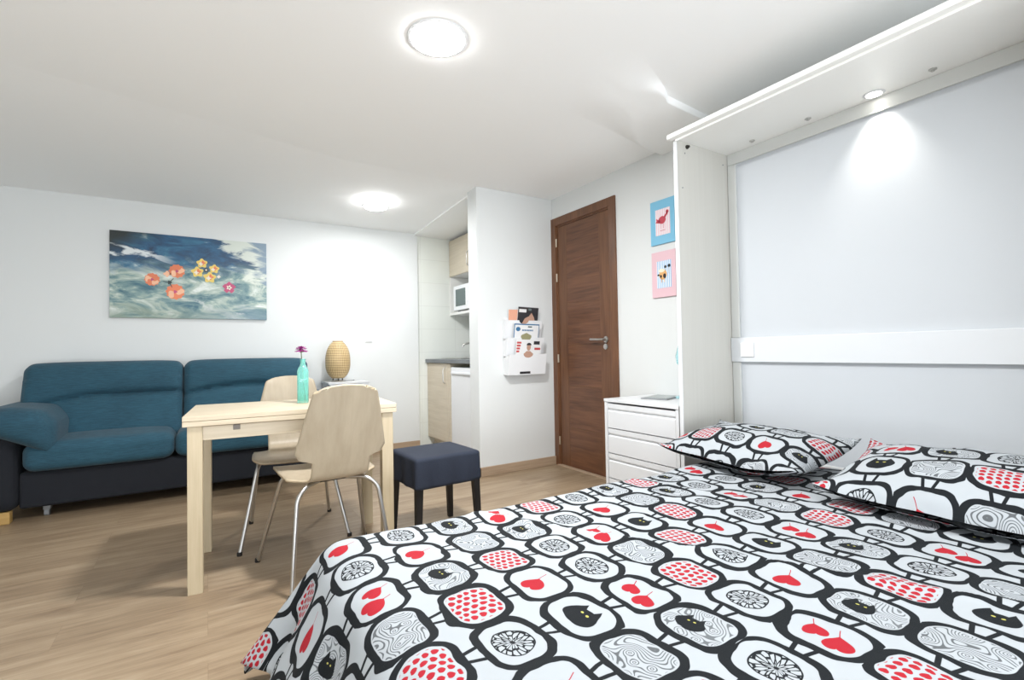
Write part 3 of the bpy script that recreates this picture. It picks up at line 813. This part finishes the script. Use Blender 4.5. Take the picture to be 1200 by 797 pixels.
for q in range(5): a = q * 1.257 + .3; blob(bm, x + .030 * cos(a), z + .030 * sin(a), .019, 2, 4, .15, -.0225 - q * .0002)
blob(bm, x, z, .017, 5, 5, .3, -.0245); blob(bm, x, z, .006, 3, 3, .1, -.0255)
x, z = uvp(.665, .47); blob(bm, x, z, .012, 5, 4, .2)
obj('painted_flowers', bm, FM, t)

# ================================================================== MAGAZINE RACK
t = thing('magazine_rack', 'white wall rack of three tilted pockets on the partition beside the door', 'magazine rack', (2.258, YM, .80))
RW = .185
bm = B(); box(bm, -RW + .01, RW - .01, -.004, 0, .0, .475, .001); obj('back_plate', bm, M['rack'], t)
def pocket(z0, h, yo):
    bm = B(); n = 14; pts = [(-RW, 0), (RW, 0), (RW, h)]
    for k in range(n + 1): a = pi * k / n; pts.append((.048 * cos(a), h - .030 * sin(a)))
    pts.append((-RW, h))
    ang = math.atan2(.024, h); yf = yo + .024
    mt = Matrix.Translation((0, -yf + .003, z0)) @ Matrix.Rotation(ang, 4, 'X') @ MXZ
    prism(bm, pts, 0, .003, 0, mt)
    box(bm, -RW, RW, -yf, -max(.004, yo), z0 - .002, z0 + .001, .0005)
    for s in (-1, 1):
        x = s * RW
        v = [bm.verts.new(p) for p in ((x, -.003, z0), (x, -yf + .003, z0), (x, -yf - .020, z0 + h * .97), (x, -.003, z0 + h * .80))]
        x2 = x - s * .003
        w = [bm.verts.new((x2, p.co.y, p.co.z)) for p in v]
        bm.faces.new(v); bm.faces.new(w[::-1])
        for k in range(4): bm.faces.new((v[k], w[k], w[(k + 1) % 4], v[(k + 1) % 4]))
    bmesh.ops.recalc_face_normals(bm, faces=bm.faces[:])
    return obj('pocket', bm, M['rack'], t)
for z0, h_, yo in ((.002, .170, .056), (.155, .155, .028), (.300, .155, 0)): pocket(z0, h_, yo)
bm = B(); box(bm, -.075, .03, -.0840, -.079, .008, .028, .002); obj('label_slot', bm, M['print'], t)['label'] = 'dark slot at the bottom of the lowest pocket'
def magazine(label, z0, h, w, dx, paint, rz=0, tl=.15, yo=0):
    t = thing('magazine', label, 'magazine', (2.258 + dx, YM - .013 - yo, .80 + z0), 0, 'magazines in the wall rack')
    t.rotation_euler = (tl, rz, 0)
    bm = B(); box(bm, -w / 2, w / 2, -.003, .004, 0, h, .0008, mi=0)
    paint(bm, w, h)
    return bm, t
def r_(bm, x0, x1, z0, z1, mi, y=-.0031): box(bm, x0, x1, y - .0005, y, z0, z1, 0, 1, mi)
def p1(bm, w, h):
    r_(bm, -w / 2, w / 2, 0, h, 1); r_(bm, -w / 2 + .01, -.02, h - .045, h - .018, 2, -.0037); r_(bm, .0, .03, h - .028, h - .010, 3, -.0037)
    prism(bm, [(-.06, h - .15), (.09, h - .15), (.06, h - .08), (.035, h - .045), (.01, h - .075), (-.03, h - .095)], 0, .0006, 4, Matrix.Translation((0, -.0036, 0)) @ MXZ)
def p2(bm, w, h):
    r_(bm, -w / 2, w / 2, 0, h, 1); r_(bm, -w / 2 + .008, w / 2 - .006, 0, h - .010, 2, -.0037)
    prism(bm, [(.022 * cos(a * .35), .018 * sin(a * .35)) for a in range(18)], 0, .0006, 3, Matrix.Translation((-.085, -.0042, h - .045)) @ MXZ)
    for k in range(9): r_(bm, -.045 + k * .0125, -.045 + k * .0125 + .009, h - .060, h - .047, 3, -.0043)
    prism(bm, [(-.06, h - .16), (.06, h - .16), (.05, h - .095), (.0, h - .075), (-.05, h - .095)], 0, .0006, 4, Matrix.Translation((0, -.0042, 0)) @ MXZ)
    r_(bm, .01, .05, h - .030, h - .018, 5, -.0043)
def p3(bm, w, h):
    r_(bm, -w / 2, w / 2, 0, h, 1)
    for zz in (.018, .042, .066, .09): r_(bm, -w / 2 + .004, -w / 2 + .05 - zz * .2, h - zz - .016, h - zz, 2, -.0037)
    r_(bm, .045, .105, h - .040, h - .012, 3, -.0037); r_(bm, .055, w / 2 - .01, h - .085, h - .066, 2, -.0037)
    prism(bm, [(-.06, h - .16), (.055, h - .16), (.05, h - .12), (.015, h - .095), (-.02, h - .095), (-.05, h - .12)], 0, .0006, 4, Matrix.Translation((0, -.0038, 0)) @ MXZ)
    prism(bm, [(.020 * cos(a * .35), .030 * sin(a * .35)) for a in range(18)], 0, .0006, 4, Matrix.Translation((-.002, -.0044, h - .062)) @ MXZ)
    prism(bm, [(.024 * cos(a * .35), .020 * sin(a * .35)) for a in range(10)], 0, .0006, 3, Matrix.Translation((-.002, -.005, h - .046)) @ MXZ)
PAP = plain('paper', (.78, .78, .78), .5); SK = plain('ink_skin', (.50, .30, .22), .5); BK = plain('ink_black', (.03, .03, .035), .4); RD = plain('ink_red', (.55, .08, .08), .5); BL = plain('ink_blue', (.04, .16, .32), .5); WH = plain('ink_white', (.80, .80, .80), .5); GR = plain('ink_olive', (.32, .30, .16), .5); SL = plain('ink_slate', (.14, .18, .18), .5); OR = plain('ink_orange', (.75, .38, .26), .5)
bm, tt = magazine('dark covered magazine in the top pocket of the wall rack', .305, .262, .205, .035, p1, .03); obj('cover', bm, [PAP, BK, WH, SL, SK], tt)
bm, tt = magazine('white magazine with a round blue mark, middle pocket of the wall rack', .160, .265, .250, .0, p2, .02, yo=.028); obj('cover', bm, [PAP, BL, WH, BL, GR, SL], tt)
bm, tt = magazine('red and white magazine with a face, bottom pocket of the wall rack', .008, .285, .250, .0, p3, .02, yo=.056); obj('cover', bm, [PAP, WH, RD, BK, SK], tt)
bm, tt = magazine('thin orange edged magazine behind the dark one, top pocket', .305, .24, .205, -.035, lambda b, w, h: r_(b, -w / 2, w / 2, 0, h, 1), -.02); obj('cover', bm, [PAP, OR], tt); tt.location.y += .006; tt.rotation_euler.x = .10

# ================================================================== KITCHEN NICHE
KX = 2.01
t = thing('base_cabinet', 'wood effect kitchen base cabinet under the counter at the tiled wall', 'cabinet', (0, 0, 0))
bm = B(); box(bm, KX + .02, XR - .004, 4.362, YB + .021, .10, .888, .001); box(bm, KX + .07, XR - .004, 4.362, YB + .021, 0, .10, .001); obj('carcass', bm, M['kitwood'], t)
bm = B(); box(bm, KX, KX + .019, 4.43, YB + .019, .105, .884, .002); dd = obj('door', bm, M['kitwood'], t)
bm = B(); tube(bm, fillet([(KX, 4.475, .845), (KX - .026, 4.475, .83), (KX - .026, 4.475, .70), (KX, 4.475, .685)], .02), .005, 10); obj('handle', bm, M['chrome'], dd, True)
bm = B(); box(bm, KX + .003, KX + .019, 4.363, 4.427, .105, .884, .001); obj('filler_panel', bm, M['kitwood'], t)
t = thing('fridge', 'small white under-counter fridge beside the base cabinet', 'fridge', (0, 0, 0))
bm = B(); box(bm, KX + .045, XR - .004, 3.80, 4.355, .03, .850, .004); obj('body', bm, M['appliance'], t)
bm = B(); box(bm, KX + .002, KX + .043, 3.80, 4.352, .045, .852, .008, 3); dd = obj('door', bm, M['appliance'], t)
bm = B(); box(bm, KX - .012, KX + .003, 3.83, 4.325, .785, .808, .005, 2); obj('handle', bm, M['appliance'], dd)
for yy in (3.85, 4.30):
    bm = B(); tube(bm, [(KX + .1, yy, 0), (KX + .1, yy, .031)], .015, 12); obj('foot', bm, M['grey'], t)
bm = B(); box(bm, KX - .022, XR - .003, 3.66, YB + .023, .889, .928, .004); ct = obj('countertop', bm, M['counter'])
tag(ct, 'dark grey kitchen countertop over the fridge and base cabinet', 'countertop')
t = thing('sink', 'steel sink set in the grey countertop with a curved tap', 'sink', (2.30, 4.52, .9285))
bm = B(); box(bm, -.21, .17, -.24, .24, .0003, .006, .002); box(bm, -.17, .12, -.2, .2, .006, .008, .001); obj('rim', bm, M['chrome'], t)
bm = B(); tube(bm, fillet([(.20, .06, 0), (.20, .06, .12), (.06, .10, .165), (.0, .12, .150), (-.01, .12, .125)], .05), .010, 12); lathe(bm, [(0, 0), (.025, 0), (.022, .03), (0, .03)], .20, .06, 20); obj('tap', bm, M['chrome'], t, True)
t = thing('wall_cabinet', 'wood effect wall cabinet with an open shelf in the kitchen niche', 'cabinet', (0, 0, 0))
UX = 2.283
bm = B(); box(bm, UX + .02, XR - .004, 3.66, YB + .02, 1.825, 2.225, .001)
box(bm, UX, XR - .004, YB + .002, YB + .020, 1.40, 1.824, .001); box(bm, XR - .02, XR - .004, 3.66, YB + .002, 1.43, 1.824, .001); box(bm, UX, XR - .004, 3.66, YB + .001, 1.400, 1.428, .002)
obj('carcass', bm, M['cabwhite'], t)
for (a, b_, hy_) in ((4.42, YB + .018, 4.46), (3.90, 4.416, 4.376)):
    bm = B(); box(bm, UX, UX + .0195, a, b_, 1.828, 2.222, .002); dd = obj('door', bm, M['kitwood'], t)
    bm = B(); tube(bm, fillet([(UX, hy_, 2.04), (UX - .026, hy_, 2.02), (UX - .026, hy_, 1.90), (UX, hy_, 1.88)], .02), .005, 10); obj('handle', bm, M['chrome'], dd, True)
t = thing('microwave', 'white microwave oven on the open shelf of the wall cabinet', 'microwave', (UX - .02, 4.80, 1.4285))
bm = B(); box(bm, .03, .30, -.47, 0, .012, .275, .006); obj('body', bm, M['appliance'], t)
bm = B(); box(bm, .0, .029, -.34, 0, .012, .275, .006); dd = obj('door', bm, M['appliance'], t)
bm = B(); box(bm, -.003, .002, -.29, -.06, .055, .235, .002, 2); obj('window', bm, M['darkglass'], dd)
bm = B(); box(bm, .0, .029, -.47, -.342, .012, .275, .004); obj('control_panel', bm, M['appliance'], t)
for q in range(2):
    bm = B(); lathe(bm, [(0, 0), (.02, 0), (.018, .014), (0, .015)], n=20, mtx=Matrix.Translation((.0, -.405, .09 + q * .10)) @ Matrix.Rotation(-pi / 2, 4, 'Y')); obj('knob', bm, M['ivory'], t, True)
for (a, b_) in ((.05, -.04), (.05, -.43), (.26, -.04), (.26, -.43)):
    bm = B(); tube(bm, [(a, b_, 0), (a, b_, .014)], .012, 10); obj('foot', bm, M['grey'], t)

# ================================================================== SOFA
t = thing('sofa', 'teal two-seat sofa with dark navy base against the back wall', 'sofa', (-.165, 4.5, 0))
SX = .165; SY = -4.5
def sx(v): return v + SX
def sy(v): return v + SY
bm = B(); box(bm, sx(-.985), sx(.655), sy(4.17), sy(4.86), .075, .30, .02, 3); obj('base', bm, M['navy'], t)
bm = B(); box(bm, sx(-1.04), sx(.71), sy(4.74), sy(4.89), .20, .88, .03, 3); obj('back_frame', bm, M['navy'], t)
for (a, b_) in ((-1.16, -.985), (.655, .83)):
    bm = B(); cushion(bm, (sx((a + b_) / 2), sy(4.50), .315), ((b_ - a) / 2, .36, .245), .06, 12); obj('arm_panel', bm, M['navy'], t, True, angle=80)
for s, cx in ((1, -1.0), (-1, .67)):
    bm = B()
    def af(p, q, s=s):
        # roll: front end fuller, inner side drops lower
        z = q.z - (.10 * max(-.35, s * p[0]) if p[2] < 0 else .030 * max(0, s * p[0]))
        y = q.y
        return (q.x, y - .02 * (1 - p[0] ** 2) * (p[1] < 0), z + .012 * (1 - p[0] ** 2))
    cushion(bm, (sx(cx), sy(4.46), .592), (.200, .40, .106), .100, 18, af)
    obj('armrest', bm, M['teal'], t, True, angle=80)
for (a, b_) in ((-.965, -.1935), (-.1915, .635)):
    bm = B(); hw = (b_ - a) / 2
    def sf(p, q, hw=hw):
        z = q.z + .022 * (1 - p[0] ** 4) * (1 - p[1] ** 2) * (p[2] > 0); y = q.y - .015 * (1 - p[0] ** 4) * (p[1] < -.5)
        return (q.x, y, z)
    cushion(bm, (sx((a + b_) / 2), sy(4.42), .390), (hw, .31, .088), .06, 20, sf); obj('seat_cushion', bm, M['teal'], t, True, angle=80)
for idx, (a, b_) in enumerate(((-1.07, -.158), (-.154, .755))):
    bm = B(); hw = (b_ - a) / 2
    def bf(p, q, idx=idx, hw=hw):
        x, y, z = q; u = p[0]; v = (z + .29) / .58      # v 0 bottom .. 1 top
        arch = (.585 - .20 * max(0, -u - .1) ** 1.6) if idx == 0 else (.53 + .10 * (1 - abs(u) ** 2.0))
        if p[1] < 0:
            g = (v - arch) / .035
            y += .032 * math.exp(-g * g) * (1 if p[1] < -.5 else .3)
            y -= .030 * (1 - u ** 4) * sin(pi * max(0, min(1, (v - arch) / (1 - arch)))) if v > arch else .022 * (1 - u ** 4) * sin(pi * max(0, min(1, v / arch)))
        y += (v - .5) * .20
        z -= .016 * abs(u) ** 6 * (v > .8)
        return (x, y, z)
    cushion(bm, (sx((a + b_) / 2), sy(4.63), .690), (hw, .125, .285), .055, 40, bf); obj('back_cushion', bm, M['teal'], t, True, angle=80)
for (xx, yy) in ((-1.14, 4.16), (.72, 4.16), (-1.14, 4.76), (.72, 4.76)):
    bm = B(); box(bm, sx(xx), sx(xx + .12), sy(yy), sy(yy + .06), 0, .072, .004); obj('foot', bm, M['yellowwood'], t)
for xx in (-.87, .55):
    bm = B(); tube(bm, [(sx(xx) - .012, sy(4.26), .025), (sx(xx) + .012, sy(4.26), .025)], .025, 18); box(bm, sx(xx) - .018, sx(xx) + .018, sy(4.24), sy(4.29), .04, .078, .003); obj('caster', bm, M['grey'], t, True)

# ================================================================== SIDE CABINET + LAMP
t = thing('side_cabinet', 'white side cabinet against the wall between sofa and kitchen, under the woven lamp', 'side cabinet', (1.10, 4.73, 0))
bm = B(); box(bm, -.175, .175, -.165, .165, .02, .725, .002); obj('body', bm, M['white'], t)
bm = B(); box(bm, -.185, .185, -.175, .17, .7255, .745, .003); obj('top', bm, M['white'], t)
for (a, b_) in ((.03, .36), (.366, .718)):
    bm = B(); box(bm, -.168, .168, -.180, -.166, a, b_, .002); dd = obj('door', bm, M['white'], t)
t = thing('woven_lamp', 'egg shaped woven bamboo table lamp on the white side cabinet', 'table lamp', (1.03, 4.70, .745))
bm = B(); lathe(bm, [(0, 0), (.06, 0), (.062, .004), (.058, .008), (.012, .010), (.012, .03), (0, .03)], n=32); obj('foot', bm, M['chrome'], t, True)
for q in range(3):
    bm = B(); a = q * 2 * pi / 3 + .4; tube(bm, [(.05 * cos(a), .05 * sin(a), .003), (.045 * cos(a), .045 * sin(a), .036)], .005, 8); obj('bracket', bm, M['dark'], t)
bm = B(); pr = []
for i in range(33):
    v = i / 32; z = .030 + v * .345
    r = .109 * (sin(pi * (v * .90 + .075) ** .80)) ** .62 if True else 0
    pr.append((max(.03, r), z))
pr = [(max(.045, .110 * (1 - abs((v_ - .42) / .60 if v_ > .42 else (v_ - .42) / .47) ** 2.5) ** .55), .030 + v_ * .345) for v_ in [i / 36 for i in range(37)]]
lathe(bm, pr, n=48, uv=True); obj('shade', bm, M['weave'], t, True, angle=70)
bm = B(); tube(bm, bez((.03, -.02, .006), (.12, -.08, .004), (.16, .02, .004), (.17, .10, .004), 10), .0025, 8); obj('cord', bm, M['print'], t, True)

# ================================================================== TABLE
t = thing('dining_table', 'light birch fold-out dining table in front of the sofa', 'table', (.379, 2.713, 0), radians(-4))
TW, TD = .90, .565; TZ = .747
bm = B(); box(bm, -TW / 2, TW / 2, -TD / 2, TD / 2, TZ - .021, TZ, .0015); obj('tabletop', bm, M['table'], t)
bm = B(); box(bm, -TW / 2, TW / 2, -TD / 2, TD / 2, TZ - .044, TZ - .0225, .0015); obj('folded_leaf', bm, M['table'], t)
bm = B()
i = .028
for s in (-1, 1): box(bm, -TW / 2 + .07, TW / 2 - .07, s * (TD / 2 - i) - .009, s * (TD / 2 - i) + .009, .640, .700, .002)
for s in (-1, 1): box(bm, s * (TW / 2 - i) - .009, s * (TW / 2 - i) + .009, -TD / 2 + .07, TD / 2 - .07, .640, .700, .002)
box(bm, -TW / 2 + .05, TW / 2 - .05, -TD / 2 + .045, TD / 2 - .045, .680, .7025, .001)
obj('apron', bm, M['table'], t)
for a in (-1, 1):
    for b_ in (-1, 1):
        bm = B(); cx, cy = a * (TW / 2 - .044), b_ * (TD / 2 - .036); box(bm, cx - .0275, cx + .0275, cy - .0275, cy + .0275, 0, .7025, .002); obj('leg', bm, M['tableleg'], t)
bm = B(); box(bm, -TW / 2 + .185, -TW / 2 + .212, -TD / 2 + .014, -TD / 2 + .032, .676, .699, .002); obj('latch', bm, plain('latch_grey', (.16, .14, .12), .5), t)

# ================================================================== CHAIRS
def sm(a, b, x):
    t = max(0, min(1, (x - a) / (b - a))); return t * t * (3 - 2 * t)
def make_chair(label):
    t = thing('plywood_chair', label, 'chair', (0, 0, 0), 0, 'plywood chairs at the table')
    P = [(-.300, .868), (-.285, .80), (-.262, .70), (-.238, .60), (-.215, .52), (-.188, .462), (-.135, .437), (-.07, .437), (0, .441), (.08, .447), (.15, .450), (.20, .444), (.222, .430)]
    # resample as smooth polyline
    pts = []
    for i_ in range(len(P) - 1):
        p0 = P[max(0, i_ - 1)]; p1 = P[i_]; p2 = P[i_ + 1]; p3 = P[min(len(P) - 1, i_ + 2)]
        for k in range(10):
            u = k / 10
            pts.append(tuple(.5 * ((2 * p1[c]) + (-p0[c] + p2[c]) * u + (2 * p0[c] - 5 * p1[c] + 4 * p2[c] - p3[c]) * u * u + (-p0[c] + 3 * p1[c] - 3 * p2[c] + p3[c]) * u ** 3) for c in (0, 1)))
    pts.append(P[-1])
    Ls = [0]
    for a, b_ in zip(pts, pts[1:]): Ls.append(Ls[-1] + hypot(b_[0] - a[0], b_[1] - a[1]))
    tot = Ls[-1]
    N = 150; C_ = 22
    bm = B(); grid = []
    def at(s):
        for k in range(len(Ls) - 1):
            if Ls[k + 1] >= s: break
        u = (s - Ls[k]) / max(1e-9, Ls[k + 1] - Ls[k]); a, b_ = pts[k], pts[k + 1]
        d = Vector((b_[0] - a[0], b_[1] - a[1])).normalized()
        return a[0] + (b_[0] - a[0]) * u, a[1] + (b_[1] - a[1]) * u, d
    sN = .335        # notch position from the top
    for i_ in range(N + 1):
        s = tot * i_ / N; y, z, d = at(s)
        # half width
        wb = .128 + .068 * min(1, s / .29) ** .9 - .014 * sm(.29, .325, s)
        wb *= sqrt(max(0.0, 1 - max(0, 1 - s / .035) ** 2.2)) * .22 + .78 if s < .035 else 1
        wn = .126; sf_ = s - .50
        ws = .126 + .076 * sm(.475, .55, s) + .006 * sm(.55, .68, s)
        e = tot - s
        if e < .075: ws *= .74 + .26 * sqrt(max(0, 1 - (1 - e / .075) ** 2.4))
        if s < .42: w = wb * (1 - sm(sN - .010, sN + .012, s)) + wn * sm(sN - .010, sN + .012, s)
        else: w = ws
        back = 1 - sm(.30, .46, s)
        row = []
        for j in range(C_ + 1):
            c = -1 + 2 * j / C_; x = w * c
            n = Vector((-d[1], d[0]))      # normal towards sitter: rotate
            k = (abs(x) / .2) ** 2
            off = .022 * k * back + .008 * k * (1 - back)
            # crown of the top edge
            zt = -.012 * (c * c) * (1 - sm(0, .05, s)) - .010 * c ** 6 * (1 - sm(0, .03, s))
            row.append(bm.verts.new((x, y - n.x * -off if False else y + off * back, z + off * (1 - back) + zt)))
        grid.append(row)
    for A_, B_ in zip(grid, grid[1:]):
        for j in range(C_): bm.faces.new((A_[j], A_[j + 1], B_[j + 1], B_[j]))
    bmesh.ops.recalc_face_normals(bm, faces=bm.faces[:])
    sh = obj('shell', bm, [M['chair'], M['seatedge']], t, True, angle=60)
    md = sh.modifiers.new('thick', 'SOLIDIFY'); md.thickness = .011; md.offset = 0; md.material_offset_rim = 1
    for s in (-1, 1):
        for kind in ('f', 'r'):
            bm = B()
            if kind == 'f': pth = fillet([(s * .05, .06, .424), (s * .17, .105, .424), (s * .185, .125, .39), (s * .264, .250, 0)], .03)
            else: pth = fillet([(s * .05, -.06, .420), (s * .135, -.150, .424), (s * .178, -.175, .385), (s * .219, -.250, 0)], .05)
            tube(bm, pth, .0095, 14); lg = obj('leg', bm, M['chrome'], t, True)
            e = pth[-1]
            bm = B(); lathe(bm, [(0, 0), (.012, 0), (.012, .016), (.0098, .018), (0, .018)], e.x, e.y, 16); obj('foot_cap', bm, M['rubber'], lg, True)
    bm = B(); box(bm, -.07, .07, -.08, .08, .413, .430, .003); obj('seat_mount', bm, M['dark'], t)
    return t
ch = make_chair('birch plywood chair nearer the bed with its back to the camera')
ch.location = (.488, 2.458, 0); ch.rotation_euler = (0, 0, radians(4.6))
copy_tree(ch, (.418, 3.045, 0), radians(180 + 4.5 - 9.1), 'birch plywood chair behind the table facing the bed, before the sofa')

# ================================================================== VASE + FLOWER
t = thing('glass_vase', 'tall square teal glass bottle vase on the dining table', 'vase', (.427, 2.760, TZ + .0008), radians(-10))
bm = B(); w = .0275
def sq(z, hw, r): 
    out = []
    for (cx, cy, a0) in ((1, 1, 0), (-1, 1, 90), (-1, -1, 180), (1, -1, 270)):
        for k in range(5): a = radians(a0 + k * 22.5); out.append(Vector((cx * (hw - r) + r * cos(a), cy * (hw - r) + r * sin(a), z)))
    return out
prof = [(0.0, w - .003, .006), (.003, w, .008), (.165, w, .008), (.180, w - .004, .012), (.192, .016, .0158), (.200, .0125, .0124), (.222, .0125, .0124), (.224, .015, .0149), (.229, .015, .0149)]
inn = [(.229, .0105, .0104), (.200, .0095, .0094), (.186, .015, .0145), (.170, w - .006, .008), (.012, w - .004, .006)]
rings = [[bm.verts.new(v) for v in sq(*p)] for p in prof + inn]
for A_, B_ in zip(rings, rings[1:]):
    for k in range(20): bm.faces.new((A_[k], A_[(k + 1) % 20], B_[(k + 1) % 20], B_[k]))
bm.faces.new(rings[0][::-1]); bm.faces.new(rings[-1])
bmesh.ops.recalc_face_normals(bm, faces=bm.faces[:])
obj('bottle', bm, M['vase'], t, True, angle=50)
t = thing('flower', 'single purple flower standing in the teal glass vase', 'flower', (.427, 2.760, TZ + .014))
bm = B(); tube(bm, bez((.010, 0, 0), (.004, 0, .08), (-.004, 0, .16), (-.008, 0, .262), 12), .0022, 8); obj('stem', bm, M['stem'], t, True)
bm = B()
lathe(bm, [(0, .248), (.008, .252), (.012, .262), (.008, .268), (0, .27)], -.008, 0, 16)
obj('calyx', bm, M['stem'], t, True)
bm = B()
for ring, (nn, L_, el, z0) in enumerate(((20, .033, -.05, .262), (18, .030, .22, .266), (16, .026, .5, .269), (12, .019, .8, .272), (8, .012, 1.15, .274))):
    for q in range(nn):
        a = 2 * pi * q / nn + ring * .17 + random.uniform(-.08, .08); l = L_ * random.uniform(.88, 1.08); e_ = el + random.uniform(-.12, .12)
        rows = []
        for k, (f, w_) in enumerate(((.05, .0015), (.35, .0035), (.7, .0045), (.95, .003), (1.02, .0015))):
            r_x = l * f * cos(e_); zz_ = z0 + l * f * sin(e_) - .006 * f * f
            c_ = Vector((-.008 + r_x * cos(a), r_x * sin(a), zz_)); sd = Vector((-sin(a), cos(a), 0)) * w_
            rows.append((bm.verts.new(c_ - sd), bm.verts.new(c_ + Vector((0, 0, .001))), bm.verts.new(c_ + sd)))
        for A_, B_ in zip(rows, rows[1:]):
            bm.faces.new((A_[0], A_[1], B_[1], B_[0])); bm.faces.new((A_[1], A_[2], B_[2], B_[1]))
o = obj('petals', bm, M['petal'], t, True); md = o.modifiers.new('thick', 'SOLIDIFY'); md.thickness = .0008

# ================================================================== STOOL
t = thing('stool', 'low stool with a fitted dark navy cover between table and partition', 'stool', (1.083, 2.572, 0), radians(3))
bm = B()
SW, SD = .192, .180
def stf(p, q):
    v = (q.z + .08) / .16
    x, y = q.x * (1 + .03 * (1 - v)), q.y * (1 + .03 * (1 - v))
    k = max(0, 1 - v)
    amp = .006 * k
    x += amp * sin(q.y * 45 + 1) * (abs(p[0]) > .99); y += amp * sin(q.x * 50) * (abs(p[1]) > .99)
    z = q.z + .006 * (1 - p[0] ** 2) * (1 - p[1] ** 2) * (p[2] > .99)
    return (x, y, z)
cushion(bm, (0, 0, .372), (SW, SD, .082), .018, 24, stf); obj('cover', bm, M['stoolnavy'], t, True, angle=80)
for a in (-1, 1):
    for b_ in (-1, 1):
        bm = B(); cx, cy = a * (SW - .024), b_ * (SD - .024)
        v0 = [(cx - .019, cy - .019, .31), (cx + .019, cy - .019, .31), (cx + .019, cy + .019, .31), (cx - .019, cy + .019, .31)]
        ex, ey = cx + a * .012, cy + b_ * .012
        v1 = [(ex - .014, ey - .014, 0), (ex + .014, ey - .014, 0), (ex + .014, ey + .014, 0), (ex - .014, ey + .014, 0)]
        T_ = [bm.verts.new(p) for p in v0]; B_ = [bm.verts.new(p) for p in v1]
        bm.faces.new(T_); bm.faces.new(B_[::-1])
        for k in range(4): bm.faces.new((T_[k], B_[k], B_[(k + 1) % 4], T_[(k + 1) % 4]))
        bmesh.ops.recalc_face_normals(bm, faces=bm.faces[:]); bmesh.ops.bevel(bm, geom=bm.edges[:], offset=.002, segments=2, affect='EDGES')
        obj('leg', bm, M['blackwood'], t)

# ================================================================== CAMERA
cam = bpy.data.cameras.new('camera'); co = bpy.data.objects.new('camera', cam); COL.objects.link(co)
yaw, pit, rol = .558897, .0221119, -.0175209
f = Vector((sin(yaw) * cos(pit), cos(yaw) * cos(pit), sin(pit))); ri = Vector((cos(yaw), -sin(yaw), 0)); up = ri.cross(f)
c_, s_ = cos(rol), sin(rol)
r2 = ri * c_ + up * s_; u2 = up * c_ - ri * s_
mt = Matrix((r2, u2, -f)).transposed().to_4x4(); mt.translation = (0, 0, 1.0)
co.matrix_world = mt
cam.sensor_width = 36; cam.lens = 571.84 / 1200 * 36; cam.clip_start = .02
SC.camera = co
vs = SC.view_settings
vs.view_transform = 'Standard'; vs.look = 'None'; vs.gamma = 1; vs.use_curve_mapping = False; vs.exposure = 0.45
